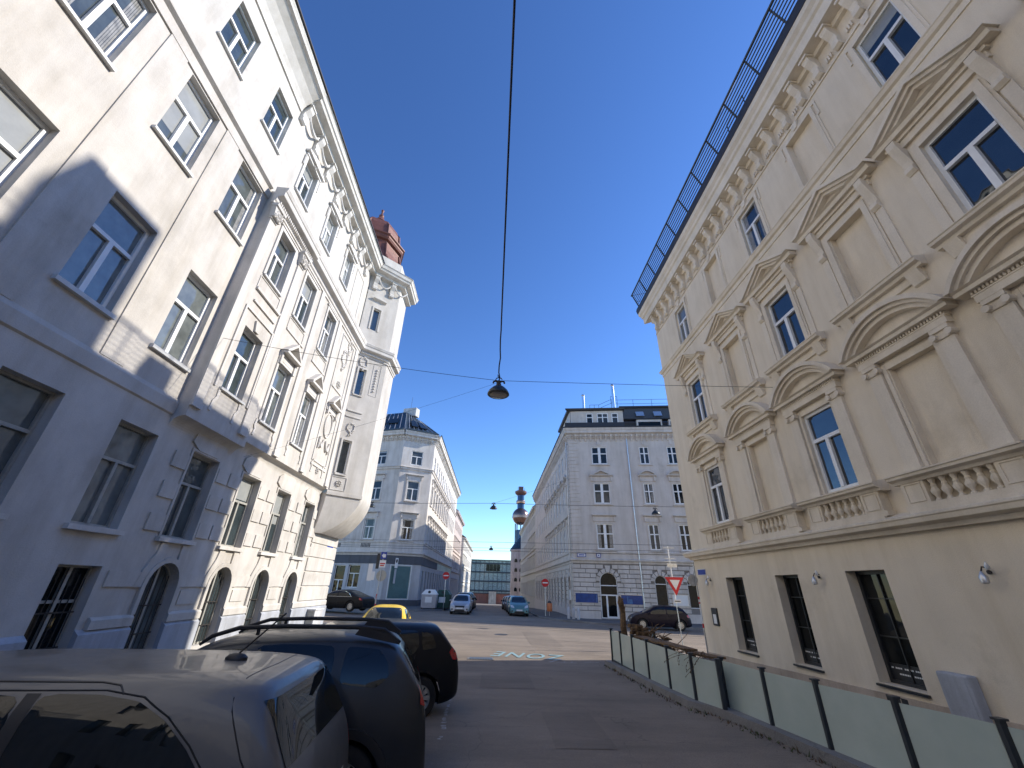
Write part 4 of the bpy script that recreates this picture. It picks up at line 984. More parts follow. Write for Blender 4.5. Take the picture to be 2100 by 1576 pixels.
    for fr, LL, ah in ((f, 16, arch_h), (s, L, [(u, u+1.05, 3.3) for u in us])):
        z = .55; row = 0
        while z < 4.2:
            zt = min(z+.33, 4.28); edges = [-.02]
            for a, b, e in ah:
                r = (b-a)/2; sp = e-r; R1 = r+.34
                if z+.3 <= sp: x0, x1 = a, b
                elif z < e+.30:
                    hh = max(z, sp)-sp; half = math.sqrt(max(0, R1*R1-min(R1, hh)**2)); m = (a+b)/2; x0, x1 = m-half, m+half
                else: x0 = x1 = None
                if x0 is not None and x1-x0 > .1: edges += [x0, x1]
            edges.append(LL)
            for q in range(0, len(edges)-1, 2):
                x0, x1 = edges[q], edges[q+1]
                if x1-x0 < .06: continue
                n = max(1, int((x1-x0)/1.0)); w = (x1-x0)/n; off = (.5*w if row % 2 and n > 1 else 0); cuts = [x0]+[x0+w*j+off for j in range(0 if off else 1, n)]+[x1]
                for j in range(len(cuts)-1): fr.box(mb, cuts[j]+(.025 if j else 0), cuts[j+1]-(.025 if j < len(cuts)-2 else 0), z+.02, zt-.0, 0, .08)
            z += .37; row += 1
        for a, b, e in ah:
            r = (b-a)/2; m = (a+b)/2; sp = e-r
            for k in range(7):
                t0 = math.pi*(k+.08)/7; t1 = math.pi*(k+.92)/7; R1 = r+.34+(.22 if k == 3 else 0)
                q = [(m-r*math.cos(t0), sp+r*math.sin(t0)), (m-r*math.cos(t1), sp+r*math.sin(t1)), (m-R1*math.cos(t1), sp+R1*math.sin(t1)), (m-R1*math.cos(t0), sp+R1*math.sin(t0))]
                mb.hexa([fr.p(*x, 0) for x in q]+[fr.p(*x, .10) for x in q])
    mb.build('rustication', 'grey_trim', B)
    mb = MB(); f.box(mb, -.05, 2.24, -.5, .52, 0, .09); f.box(mb, 3.9, 16, -.5, .50, 0, .09); s.box(mb, -.05, L, -1.5, .52, 0, .085); mb.build('plinth', 'grey_trim', B)
    mb = MB(); mb.tube([f.p(5.95, z, .09) for z in (.5, 16.2)], .06, 8); mb.tube([s.p(.9, z, .1) for z in (-.5, 16.2)], .06, 8); mb.build('downpipe', 'galvanised', B)
    # attic storey and mansard
    mb = MB(); A = F(f.p(0, 0, -.35), f.U, f.N)
    A.wall(mb, .35, 5.95, 17.3, 19.6, [(2.05, 2.72, 17.85, 19.25), (3.2, 4.35, 17.85, 19.25), (4.75, 5.4, 17.85, 19.25)], .12)
    SA = F((7.65, 40.3, 0), (0, 1, 0), (-1, 0, 0)); SA.wall(mb, 0, 7, 17.3, 19.6, [(1.0, 1.7, 17.85, 19.25), (2.4, 3.5, 17.85, 19.25)], .12)
    mb.add([A.p(5.95, 17.3, 0), A.p(5.95, 17.3, -3), A.p(5.95, 19.6, -3), A.p(5.95, 19.6, 0)], [(0, 1, 2, 3)])
    mb.build('attic_wall', 'grey_plaster', B)
    A.window(B, 2.05, 2.72, 17.85, 19.25, .06, 'H', 'pvc_white', 'glass_far', .07, .66); A.window(B, 3.2, 4.35, 17.85, 19.25, .06, 'TT', 'pvc_white', 'glass_far', .07, .66); A.window(B, 4.75, 5.4, 17.85, 19.25, .06, 'H', 'pvc_white', 'glass_far', .07, .66)
    SA.window(B, 1.0, 1.7, 17.85, 19.25, .06, 'H', 'pvc_white', 'glass_far', .07, .66)
    mb = MB(); A.sweep(mb, [(-.1, 19.5), (.25, 19.6), (.3, 19.78), (-3, 19.9)], .05, 6.1, 0, .9); SA.sweep(mb, [(-.1, 19.5), (.25, 19.6), (.3, 19.78), (-3, 19.9)], -.2, 7, 0, 0); mb.build('attic_roof', 'gutter', B)
    mb = MB(); A.hexa = None
    def fp(u, z, d): return A.p(u, z, d)
    mb.hexa([fp(6.0, 17.35, -.1), fp(16, 17.35, -.1), fp(16, 17.35, -9), fp(6.0, 17.35, -9), fp(6.0, 20.8, -2.2), fp(16, 20.8, -2.2), fp(16, 20.8, -8), fp(6.0, 20.8, -8)])
    mb.build('roof', 'roof_tile', B)
    mb = MB()
    for u in (7.3, 10.6): A.box(mb, u, u+2.6, 17.5, 18.45, -.45, .04)
    mb.build('dormer', 'grey_plaster', B)
    for u in (7.3, 10.6):
        mb = MB(); A.box(mb, u+.15, u+2.45, 17.62, 18.2, -.1, .052); mb.build('pane', 'glass_dark', B)
    mb = MB(); A.box(mb, 5.98, 16, 18.5, 18.62, -.6, .12); A.box(mb, 5.98, 16, 20.75, 20.95, -8, -2.0); mb.build('roof_edge', 'gutter', B)
    for u in (7.6, 9.5):
        mb = MB(); q = [(u, 19.3, -1.15), (u+.85, 19.3, -1.15), (u+.85, 19.95, -1.52), (u, 19.95, -1.52)]
        mb.hexa([A.p(a, b, c) for a, b, c in q]+[A.p(a, b+.04, c+.10) for a, b, c in q]); mb.build('skylight', 'galvanised', B)
    for u, z in ((1.9, 21.7), (5.25, 22.9)):
        mb = MB(); mb.tube([A.p(u, 19.6, -.8), A.p(u, z, -.8)], .15, 14); mb.tube([A.p(u, z, -.8), A.p(u, z+.06, -.8), A.p(u, z+.18, -.8)], [.17, .2, .17], 14); mb.build('flue', 'steel', B, smooth=True)
    mb = MB()
    def railing(P, n, h=.9):
        for (a, b) in zip(P, P[1:]):
            for q in (.5, 1.0): mb.tube([a+Vector((0, 0, h*q)), b+Vector((0, 0, h*q))], .022, 5)
            for k in range(n+1):
                p = a.lerp(b, k/n); mb.tube([p, p+Vector((0, 0, h))], .022, 5)
    railing([A.p(2.6, 19.8, -1.0), A.p(3.6, 19.8, -1.0)], 2); railing([A.p(3.6, 19.8, -1.0), A.p(5.1, 20.6, -1.3)], 1); railing([A.p(5.6, 20.9, -2.4), A.p(16, 20.9, -2.4)], 5, 1.0)
    railing([A.p(5.0, 20.2, -1.2), A.p(5.7, 20.2, -1.2)], 2, 1.6)
    mb.build('roof_railing', 'dark_metal', B)
    mb = MB(); f.box(mb, -.3, 5.9, 17.42, 17.95, .30, .33); mb.build('snow_guard', 'gutter', B)
grey_corner()
def flat_poster(name, fr, a, b, c, e, mat, lab, cat='poster', frame='galvanised', parts=None):
    o = empty(name, fr.p((a+b)/2, c, .08), 0, lab, cat)
    mb = MB(); fr.band(mb, [(a, c), (a, e), (b, e), (b, c)], .04, .05, .12, closed=True); mb.build('frame', frame, o)
    mb = MB(); fr.box(mb, a+.01, b-.01, c+.01, e-.01, .05, .10); mb.build('panel', mat, o)
    if parts:
        for (x0, x1, z0, z1, m_) in parts:
            mb = MB(); fr.box(mb, x0, x1, z0, z1, .09, .104); mb.build('print', m_, o)
    return o
f2r, _ = frame_from((7.3, 40), (7.3+.9898*16, 40-.1426*16))
flat_poster('poster_panel', f2r, .10, 2.05, 1.14, 1.88, 'poster_blue', 'plain blue poster panel left of the arched glass door', parts=[(1.9, 1.96, 1.2, 1.8, 'poster_light')])
flat_poster('poster_panel', f2r, 4.05, 6.0, 1.10, 1.82, 'poster_blue', 'blue poster panel with pale patch, right of the arched glass door', parts=[(4.55, 4.66, 1.15, 1.75, 'poster_light'), (4.7, 5.0, 1.15, 1.5, 'poster_light'), (5.1, 5.8, 1.35, 1.6, 'poster_blue')])
flat_poster('poster_panel', f2r, 8.45, 9.72, 1.12, 1.95, 'sign_white', 'blank white panel between two arched windows of grey building')
f2s = F((7.3, 40, 0), (0, 1, 0), (-1, 0, 0))
flat_poster('notice_board', f2s, .95, 1.9, 1.3, 2.1, 'sign_white', 'white notice board on the side wall near the grey corner', 'notice board')
for fr, a, b, z, lab, nm in ((f2r, .45, 1.15, 4.87, 'long blue street name plate above the rusticated corner', 'street_name_plate'), (f2r, 2.2, 2.5, 4.86, 'small square blue house number plate above arched door', 'house_number_plate')):
    flat_poster(nm, fr, a, b, z, z+.26, 'sign_white', lab, 'sign', 'sign_blue', parts=[(a+.10, b-.1, z+.08, z+.18, 'sign_blue')])
# ---------- pale corner building on the left
C3 = empty('corner_building', (-10, 49, 0), 0, 'pale corner building with chamfered corner, dark ground floor band and metal roof', 'building')
PL, PR = (-11.7, 48.2), (-8.13, 49.8)
def pale_corner():
    B = C3; LA = 16; pa = (PL[0]-.948*LA, PL[1]+.317*LA)
    a_, _ = frame_from(pa, PL); c_, LC = frame_from(PL, PR); s_ = F((*PR, 0), (0, 1, 0), (1, 0, 0)); LS = 36
    fl = [(6.65, 8.85), (11.0, 13.25), (15.25, 17.0)]
    ca = [(LA-2.9-3.9*k-.7, LA-2.9-3.9*k+.7) for k in range(4)]; cc = [(1.15, 2.55)]; cs = [(1.4+2.35*k, 2.45+2.35*k) for k in range(14)]
    GA = [(LA-4.6, LA-3.1, 1.7, 3.95), (LA-6.4, LA-5.0, 0, 3.9), (LA-10, LA-8, .9, 3.9)]; GC = [(.62, 2.85, .75, 3.98, 'rect', .1)]; GS = [(u0, u1, .8, 3.6) for u0, u1 in cs]
    mb = MB()
    for fr, L, cols, G in ((a_, LA, ca, GA), (c_, LC, cc, GC), (s_, LS, cs, GS)):
        fr.wall(mb, 0, L, 4.95, 19.0, [(x0, x1, z0, z1) for x0, x1 in cols for z0, z1 in fl], .2)
    mb.add([(PR[0], PR[1]+LS, -2), (-22, PR[1]+LS, -2), (-22, PR[1]+LS, 19), (PR[0], PR[1]+LS, 19)], [(0, 1, 2, 3)])
    mb.build('wall', 'corner_plaster', B)
    mb = MB()
    for fr, L, cols, G in ((a_, LA, ca, GA), (c_, LC, cc, GC), (s_, LS, cs, GS)): fr.wall(mb, 0, L, -1.5, 4.15, G, .3)
    mb.build('ground_floor_wall', 'corner_base', B)
    mb = MB()
    for fr, L in ((a_, LA), (c_, LC), (s_, 14)): fr.sweep(mb, [(0, 4.1), (.05, 4.12), (.05, 4.95), (0, 4.98)], 0, L, 0, .0, .35)
    mb.build('fascia', 'dark_band', B)
    mb = MB()
    for fr, L in ((a_, LA), (c_, LC), (s_, LS)): fr.sweep(mb, [(0, -1.5), (.06, -1.5), (.06, .62), (0, .66)], 0, L)
    mb.build('plinth', 'dark_band', B)
    for fr, cols in ((a_, ca), (c_, cc), (s_, cs)):
        for i, (x0, x1) in enumerate(cols):
            for k, (z0, z1) in enumerate(fl): fr.window(B, x0, x1, z0, z1, .14, 'T', 'pvc_white', 'glass_far', .08, .6)
            if i < 9:
                hood(B, fr, 'flat', x0, x1, 13.4, .32, 'corner_trim'); hood(B, fr, 'flat', x0, x1, 9.0, .36, 'corner_trim')
                for z0, z1 in fl[:2]: mould(B, fr, x0, x1, z0, z1, 'corner_trim', .16, .07)
            if fr is a_ and i < 2:
                mb = MB()
                for k in range(7): fr.box(mb, x0+.08+.18*k, x0+.17+.18*k, 5.78, 6.2, 0, .02)
                mb.build('vent', 'dark_frame', B)
    for (x0, x1, z0, z1) in GA: a_.window(B, x0, x1, z0, z1, .24, 'T', 'pvc_white', 'glass_dark', .07, .62)
    for (x0, x1, z0, z1) in GS: s_.window(B, x0, x1, z0, z1, .24, 'H', 'old_frame', 'glass_dark', .07, .62)
    mb = MB(); c_.box(mb, .70, 2.77, .8, 3.9, -.1, -.04); sh = mb.build('shop_shutter', 'shop_teal', B); mb = MB(); c_.band(mb, [(.62, .75), (.62, 3.98), (2.85, 3.98), (2.85, .75)], .08, -.05, .02, closed=True); mb.build('frame', 'pvc_white', sh)
    for nm, P in (('ledge', [(0, 4.95), (.06, 4.97), (.10, 5.12), (.28, 5.2), (.30, 5.3), (0, 5.36)]), ('string_course', [(0, 6.25), (.07, 6.27), (.09, 6.38), (0, 6.42)]), ('string_course', [(0, 14.55), (.12, 14.6), (.16, 14.78), (.26, 14.85), (0, 14.95)]), ('eaves_cornice', cornice_prof(18.3, 19.3, .7))):
        mb = MB(); a_.sweep(mb, P, 0, LA, 0, 0, .25); c_.sweep(mb, P, 0, LC, 0, .25, .25); s_.sweep(mb, P, 0, LS, 0, .25); mb.build(nm, 'corner_trim', B)
    for fr, u, L in ((a_, LA-8, LA), (c_, .2, LC), (s_, .2, LS)):
        while u < L-.2: mb = MB(); fr.sweep(mb, [(0, 18.1), (.06, 18.15), (.3, 18.45), (.34, 18.7), (0, 18.7)], u, u+.2); u += .62; mb.build('bracket', 'corner_trim', B)
    # hipped standing-seam roof
    E = [a_.p(0, 19.3, .75), a_.p(LA+.2, 19.3, .72), c_.p(LC+.2, 19.3, .72), s_.p(LS, 19.3, .72)]
    T = [a_.p(0, 23.6, -3.6), a_.p(LA-2.6, 23.6, -3.6), c_.p(LC-1.2, 22.6, -4.4), s_.p(LS, 22.6, -4.0)]
    mb = MB(); mb.add(E+T, [(0, 1, 5, 4), (1, 2, 6, 5), (2, 3, 7, 6), (4, 5, 6, 7)]); rf = mb.build('roof', 'roof_metal', B)
    mb = MB()
    for (i, j, n) in ((0, 1, 22), (1, 2, 7), (2, 3, 40)):
        for k in range(n+1):
            p = E[i].lerp(E[j], k/n); q = T[i].lerp(T[j], k/n); up = Vector((0, 0, .05)); mb.tube([p+up, q+up], .045, 4)
    mb.build('seam', 'galvanised', rf)
    mb = MB()
    def skyl(i, j, t0, t1, h0, h1):
        P = lambda t, h: E[i].lerp(E[j], t).lerp(T[i].lerp(T[j], t), h)
        n = (P(t1, h0)-P(t0, h0)).cross(P(t0, h1)-P(t0, h0)).normalized(); n = n if n.z > 0 else -n
        q = [P(t0, h0), P(t1, h0), P(t1, h1), P(t0, h1)]; mb.hexa([v+n*.02 for v in q]+[v+n*.16 for v in q])
    skyl(1, 2, .22, .42, .22, .6); skyl(1, 2, .52, .72, .22, .6); skyl(0, 1, .72, .82, .35, .6); skyl(0, 1, .84, .93, .35, .6)
    mb.build('skylight', 'glass_dark', rf)
    mb = MB(); a_.box(mb, LA-3.4, LA-1.4, 23.2, 24.4, -5, -4); mb.build('chimney', 'corner_base', rf)
    mb = MB(); mb.tube([a_.p(LA-2.6, 24.4, -4.5), a_.p(LA-2.55, 26.3, -4.5)], .02, 5); mb.build('antenna', 'dark_metal', rf)
    mb = MB()
    for fr, L in ((a_, LA), (c_, LC), (s_, LS)): fr.box(mb, 0, L, 19.32, 19.5, .62, .78)
    mb.build('gutter', 'roof_metal', rf)
    return a_, c_, s_
fa, fc, fs = pale_corner()
# ---------- more distant houses along the far street
def row_house(lab, x, y0, y1, z1, side, mat, trim, floors, pitch=2.4, roof=2.4, gz=-3, roofm='roof_tile', bands=(4.6,), dorm=0, w=1.0):
    B = empty('row_house', (x, (y0+y1)/2, 0), 0, lab, 'building'); L = y1-y0
    f = F((x, y0, 0), (0, 1, 0), (1, 0, 0) if side < 0 else (-1, 0, 0)); n = int((L-1)/pitch); us = [.8+pitch*k for k in range(n)]
    mb = MB(); f.wall(mb, 0, L, gz, z1, [(u, u+w, a, b) for u in us for a, b in floors], .22)
    xb = x-12*(1 if side < 0 else -1)
    mb.add([(x, y0, gz), (xb, y0, gz), (xb, y0, z1), (x, y0, z1)], [(0, 1, 2, 3)]); mb.add([(x, y1, gz), (xb, y1, gz), (xb, y1, z1), (x, y1, z1)], [(0, 1, 2, 3)])
    mb.build('wall', mat, B)
    for u in us:
        for a, b in floors: f.window(B, u, u+w, a, b, .16, 'T', 'pvc_white', 'glass_far', .08, .6)
    mb = MB(); f.sweep(mb, cornice_prof(z1-.7, z1, .55), 0, L); mb.build('eaves_cornice', trim, B)
    for z in bands: mb = MB(); f.sweep(mb, [(0, z-.15), (.1, z-.1), (.2, z), (0, z+.05)], 0, L); mb.build('string_course', trim, B)
    for u in us[:7]:
        for a, b in floors[:-1]:
            mb = MB(); f.box(mb, u-.15, u+w+.15, b+.12, b+.25, 0, .2); f.box(mb, u-.1, u+w+.1, a-.12, a, 0, .12); mb.build('window_trim', trim, B)
    s = 1 if side < 0 else -1
    mb = MB(); mb.hexa([(x+.5*s, y0, z1), (x+.5*s, y1, z1), (xb, y1, z1), (xb, y0, z1), (x-3.5*s, y0, z1+roof), (x-3.5*s, y1, z1+roof), (xb+2*s, y1, z1+roof), (xb+2*s, y0, z1+roof)])
    r = mb.build('roof', roofm, B)
    for k in range(dorm):
        mb = MB(); y = y0+1.5+(L-3)*k/max(1, dorm); xx = x-.9*s; mb.box(min(xx, xx-2.4*s), max(xx, xx-2.4*s), y, y+1.1, z1+.1, z1+1.5); mb.build('dormer', 'terracotta' if roofm == 'terracotta' else 'roof_metal', r)
    return B
FL3 = [(.9, 3.2), (5.4, 7.4), (9.0, 11.0), (12.5, 14.2)]
row_house('rose pink row house with brown eaves behind the pale corner building', -8.13, 86, 107, 16.0, -1, 'pink_plaster', 'pink_plaster', FL3, bands=(4.6, 8.3), dorm=3, roofm='brown_copper')
row_house('cream white row house, farthest on the left side of the far street', -7.6, 107, 150, 13.0, -1, 'cream_far', 'cream_far', [(-.5, 2), (3.6, 5.6), (7.0, 9.0), (10.2, 11.8)], bands=(3.0, 6.3), dorm=4)
row_house('cream yellow row house with dark dormers beyond the grey corner building', 7.3, 76, 118, 15.6, 1, 'cream_plaster', 'cream_plaster', FL3, bands=(4.6, 8.3), dorm=12, roofm='roof_tile')
# rounded pink building with red roof in front of the incinerator chimney
TB = empty('tower_building', (8, 132, 0), 0, 'dusty pink rounded building with arched windows and red roof below the copper globe', 'building')
mb = MB(); cxx, cyy = 9.0, 130; r0 = 3.9
mb.lathe((cxx, cyy, 0), [(r0, -6), (r0, 11.6), (r0+.35, 11.8), (r0+.35, 12.1), (r0-.1, 12.3)], 24); mb.build('wall', 'pink_tower', TB)
mb = MB(); mb.lathe((cxx, cyy, 0), [(r0+.3, 12.2), (r0*.75, 14.0), (r0*.45, 15.5), (.2, 16.6)], 24); mb.build('roof', 'roof_metal', TB)
mb = MB(); mb.box(8.5, 16, 128, 140, 12.2, 15.6); mb.build('roof', 'red_plaster', TB)
for k in range(5):
    mb = MB()
    for a in (-105, -130):
        aa = R(a); c = Vector((cxx+(r0+.02)*math.cos(aa), cyy+(r0+.02)*math.sin(aa), 0)); fr = F(c, (-math.sin(aa), math.cos(aa), 0), (math.cos(aa), math.sin(aa), 0))
        z = -1.4+2.5*k; pts = [(-.5, z), (.5, z)]+[(.5*math.cos(math.pi*q/8), z+.5+.5*math.sin(math.pi*q/8)) for q in range(9)]; fr.prism(mb, pts, -.05, .04)
    mb.build('window', 'glass_dark', TB)
mb = MB(); mb.lathe((cxx, cyy, 0), [(r0+.06, -6), (r0+.06, -2.2), (r0, -2.1)], 24); mb.build('plinth', 'red_plaster', TB)
# incinerator chimney with globe
CT = empty('incinerator_chimney', (23, 400, 0), 0, 'tall blue tiled incinerator chimney with big coppery golden globe and red top', 'chimney')
cx_ = 23.9
mb = MB(); mb.lathe((cx_, 400, 0), [(4.2, -12), (4.2, 44)], 20); mb.build('lower_shaft', 'tower_blue', CT, smooth=True)
mb = MB(); mb.lathe((cx_, 400, 0), [(2.9, 50), (2.9, 76)], 20); mb.build('upper_shaft', 'tower_blue', CT, smooth=True)
mb = MB(); Rr = 6.9; mb.lathe((cx_, 400, 55), [(max(.05, Rr*math.cos(R(a))), Rr*math.sin(R(a))) for a in range(-90, 91, 10)], 24); gb = mb.build('globe', 'tower_copper', CT, smooth=True)
mb = MB(); mb.lathe((cx_, 400, 55), [(Rr*.985, -1.6), (Rr*1.02, -1.5), (Rr*1.02, .2), (Rr*.985, .3)], 24); mb.build('collar', 'tower_copper', gb)
mb = MB(); mb.lathe((cx_, 400, 66.3), [(2.9, -1), (3.8, -.7), (4.0, .5), (3.8, 1.6), (2.9, 1.9)], 20); mb.build('ring', 'tower_copper', CT, smooth=True)
mb = MB(); mb.lathe((cx_, 400, 73.5), [(2.9, -1.2), (4.6, 0), (5.1, .8), (5.1, 2.2), (4.2, 2.6), (3.0, 3.0)], 20); mb.build('gallery', 'tower_red', CT, smooth=True)
mb = MB(); mb.box(cx_-1.9, cx_+2.0, 398, 402, 76, 79.6); mb.build('cap', 'tower_red', CT)
mb = MB(); mb.tube([(cx_-2.6, 397, 76), (cx_-2.6, 397, 79)], .15, 5); mb.tube([(cx_+3, 397, 76), (cx_+3, 397, 78)], .15, 5)
for k in range(4): mb.tube([(cx_+4.2*math.cos(R(180+45*k)), 400+4.2*math.sin(R(180+45*k)), 30), (cx_+4.2*math.cos(R(180+45*k)), 400+4.2*math.sin(R(180+45*k)), 49)], .5, 6)
mb.build('service_pipe', 'dark_metal', CT)
CT.scale = (1.14,)*3
# glass-fronted building closing the street
GB = empty('office_building', (0, 200, 0), 0, 'green glass office building closing the end of the far street', 'building')
mb = MB(); mb.box(-14, 12, 200, 215, -8, 12.6); mb.build('wall', 'green_glass', GB)
mb = MB()
for z in (-3.5, .2, 3.9, 7.6, 11.2): mb.box(-14.1, 12.1, 199.7, 199.98, z, z+.55)
for k in range(14): mb.box(-14+2*k, -13.85+2*k, 199.8, 199.97, -6, 12.5)
mb.build('floor_band', 'dark_metal', GB)
mb = MB(); mb.box(-14.3, 12.3, 199.5, 215, 12.6, 13.0); mb.build('roof', 'roof_metal', GB)
mb = MB()
for k in range(4): mb.box(-3.2+1.6*k, -1.75+1.6*k, 199.6, 199.72, 8.4, 11.1)
mb.build('window', 'glass_dark', GB)
LOWB = empty('low_building', (0, 185, 0), 0, 'low dark red building in front of the glass office building', 'building')
mb = MB(); mb.box(-8, 11, 186, 192, -8, -.6); mb.build('wall', 'red_plaster', LOWB)
mb = MB(); mb.box(-1.4, 1.6, 184, 188, -6, .2); mb.build('gatehouse', 'beige_plinth', LOWB)
mb = MB(); mb.box(-8.3, 11.3, 185.7, 192, -.6, -.2); mb.build('roof', 'roof_tile', LOWB)

# the street goes on behind the camera
def back_house(lab, x, side, y0, y1, h, mat):
    B = empty('row_house', (x, (y0+y1)/2, 0), 0, lab, 'building', 'houses behind the viewpoint'); L = y1-y0
    f = F((x, y0, 0), (0, 1, 0), (1, 0, 0) if side < 0 else (-1, 0, 0)); us = [1.2+2.7*k for k in range(int((L-1.5)/2.7))]
    mb = MB(); f.wall(mb, 0, L, -.3, h, [(u, u+1.1, z, z+2.2, 'rect', .15, False) for u in us for z in (1, 4.8, 8.8, 12.6)], .15)
    xb = x-10*(1 if side < 0 else -1)
    mb.add([(x, y0, -.3), (xb, y0, -.3), (xb, y0, h), (x, y0, h)], [(0, 1, 2, 3)]); mb.add([(x, y0, h), (xb, y0, h), (xb, y1, h), (x, y1, h)], [(0, 1, 2, 3)]); mb.build('wall', mat, B)
    for u in us:
        for z in (1, 4.8, 8.8, 12.6): mb = MB(); f.box(mb, u, u+1.1, z, z+2.2, -.18, -.13); mb.build('window', 'glass_dark', B)
back_house('white row house behind the viewpoint on the left side', -9, -1, -48, -8, 20.5, 'white_plaster')
back_house('cream row house behind the viewpoint on the right side', 8.2, 1, -48, -8, 16.5, 'beige_plaster')
EB = empty('row_house', (0, -52, 0), 0, 'pale row house closing the street behind the viewpoint', 'building', 'houses behind the viewpoint')
mb = MB(); mb.box(-22, 22, -60, -50, -.3, 17); mb.build('wall', 'corner_plaster', EB)
# ================================================================ CARS
def smooth_prof(P, it=2):
    for _ in range(it):
        Q = [P[0]]
        for a, b in zip(P, P[1:]): Q += [(a[0]*.75+b[0]*.25, a[1]*.75+b[1]*.25), (a[0]*.25+b[0]*.75, a[1]*.25+b[1]*.75)]
        Q.append(P[-1]); P = Q
    return P
class Car:
    """car in its own axes: x from the rear bumper (0) to the nose (L), y to its left, z up"""
    def __init__(s, name, label, group, body, L, W, prof, belt, wheels, rw=.32, k=.30, clear=.20, fine=.05, glass='car_glass', p=4.5, rend=.34, clad=None):
        s.L, s.W = L, W; s.root = empty(name, (0, 0, 0), 0, label, 'car', group); s.body_mat = body; s.rw = rw; s.wheels = wheels
        P = smooth_prof(prof, 2); S = [P[0]]
        acc = 0
        for a, b in zip(P, P[1:]):
            l = math.hypot(b[0]-a[0], b[1]-a[1]); n = max(1, int(l/fine))
            for i in range(1, n+1): S.append((a[0]+(b[0]-a[0])*i/n, a[1]+(b[1]-a[1])*i/n))
        xs = []; last = -9
        for x, z in S:
            if x <= last+.002: x = last+.002
            xs.append((x, z)); last = x
        nl, nu = 12, 18; vs = []; NS = 2*(nl+nu)+1-1; rows = []
        def halfw(x):
            e = min(x, L-x); w = W/2-.03*(2*(x-L/2)/L)**2
            if e < rend: w -= (rend-math.sqrt(max(0, rend**2-(rend-e)**2)))*.55
            return w
        for x, zt in xs:
            w = halfw(x); e = min(x, L-x); zb = clear+(.10*(1-e/.5)**2 if e < .5 else 0); zb = min(zb, zt-.05)
            b = min(belt(x), zt-.06); row = []
            for i in range(nl):
                z = zb+(b-zb)*i/nl; q = (z-.60)/.45; y = w*(1-.05*q*q)
                if z < zb+.10: y -= .05*(1-(z-zb)/.10)**2
                row.append((y, z))
            wb = w*(1-.05*((b-.60)/.45)**2)
            for i in range(nu+1):
                th = math.pi/2*i/nu; h = math.sin(th)**(2/p); c = max(0, math.cos(th))**(2/p); z = b+(zt-b)*h
                row.append((wb*(1-k*(z-b))*c, z))
            rows.append((x, row))
        n1 = len(rows[0][1])
        full = []
        for x, row in rows:
            full.append([(x, y, z) for y, z in row]+[(x, -y, z) for y, z in reversed(row[:-1])])
        W_ = len(full[0]); vs = [v for r in full for v in r]
        me = bpy.data.meshes.new('body'); fs = []
        hit = lambda c: any(math.hypot(c[0]-wx, c[2]-rw) < rw+.055 and c[2] < .95 and abs(c[1]) > W*.28 for wx in wheels)
        for i in range(len(full)-1):
            for j in range(W_-1):
                q = (i*W_+j, i*W_+j+1, (i+1)*W_+j+1, (i+1)*W_+j); c = [sum(vs[a][d] for a in q)/4 for d in range(3)]
                if not hit(c): fs.append(q)
        used = {a for q in fs for a in q}
        for a in used:
            x, y, z = vs[a]
            for wx in wheels:
                d = math.hypot(x-wx, z-rw); ra = rw+.055
                if abs(y) > W*.28 and d < ra+.035 and z < .95 and d > .05: vs[a] = (wx+(x-wx)*ra/d, y, rw+(z-rw)*ra/d)
        caps = [tuple(range(W_)), tuple((len(full)-1)*W_+k for k in range(W_))]
        me.from_pydata(vs, [], fs+caps); me.materials.append(MATS[body])
        b = bmesh.new(); b.from_mesh(me); bmesh.ops.delete(b, geom=[v for v in b.verts if not v.link_faces], context='VERTS'); bmesh.ops.recalc_face_normals(b, faces=b.faces); b.to_mesh(me); b.free()
        me.polygons.foreach_set('use_smooth', [True]*len(me.polygons)); me.set_sharp_from_angle(angle=R(40))
        s.body = bpy.data.objects.new('body', me); col.objects.link(s.body); s.body.parent = s.root
        s.bvh = BVHTree.FromPolygons(vs, fs+caps)
        # underside and wheel houses
        mb = MB(); mb.box(.25, L-.25, -W/2+.25, W/2-.25, clear, clear+.12)
        for wx in wheels:
            for sg in (-1, 1):
                K = 16; ra = rw+.052; y0, y1 = sg*(W/2-.03), sg*(W/2-.34)
                vv = [(wx+ra*math.cos(math.pi*q/K*1.16-.25), y, rw+ra*math.sin(math.pi*q/K*1.16-.25)) for y in (y0-sg*.02, y1) for q in range(K+1)]
                mb.add(vv, [(q, q+1, K+2+q, K+1+q) for q in range(K)]); mb.add([vv[K+1+q] for q in range(K+1)], [tuple(range(K+1))])
        o = mb.build('underbody', 'black_plastic', s.root, local=True)
        for wx in wheels:
            for sg in (1, -1): s.wheel(wx, sg)
        if clad:
            for wx in wheels:
                for sg in (1, -1):
                    mb = MB(); K = 20; r0, r1 = rw+.05, rw+.13; T = [-.35+math.pi*1.22*q/K for q in range(K+1)]
                    for a, b_ in zip(T, T[1:]):
                        Y = sg*(W/2-.0); c = [(r0, a), (r0, b_), (r1, b_), (r1, a)]
                        mb.hexa([(wx+r*math.cos(t), Y-sg*.06, rw+r*math.sin(t)) for r, t in c]+[(wx+r*math.cos(t), Y+sg*.008, rw+r*math.sin(t)) for r, t in c])
                    mb.build('wheel_arch', 'black_plastic', s.root, local=True)
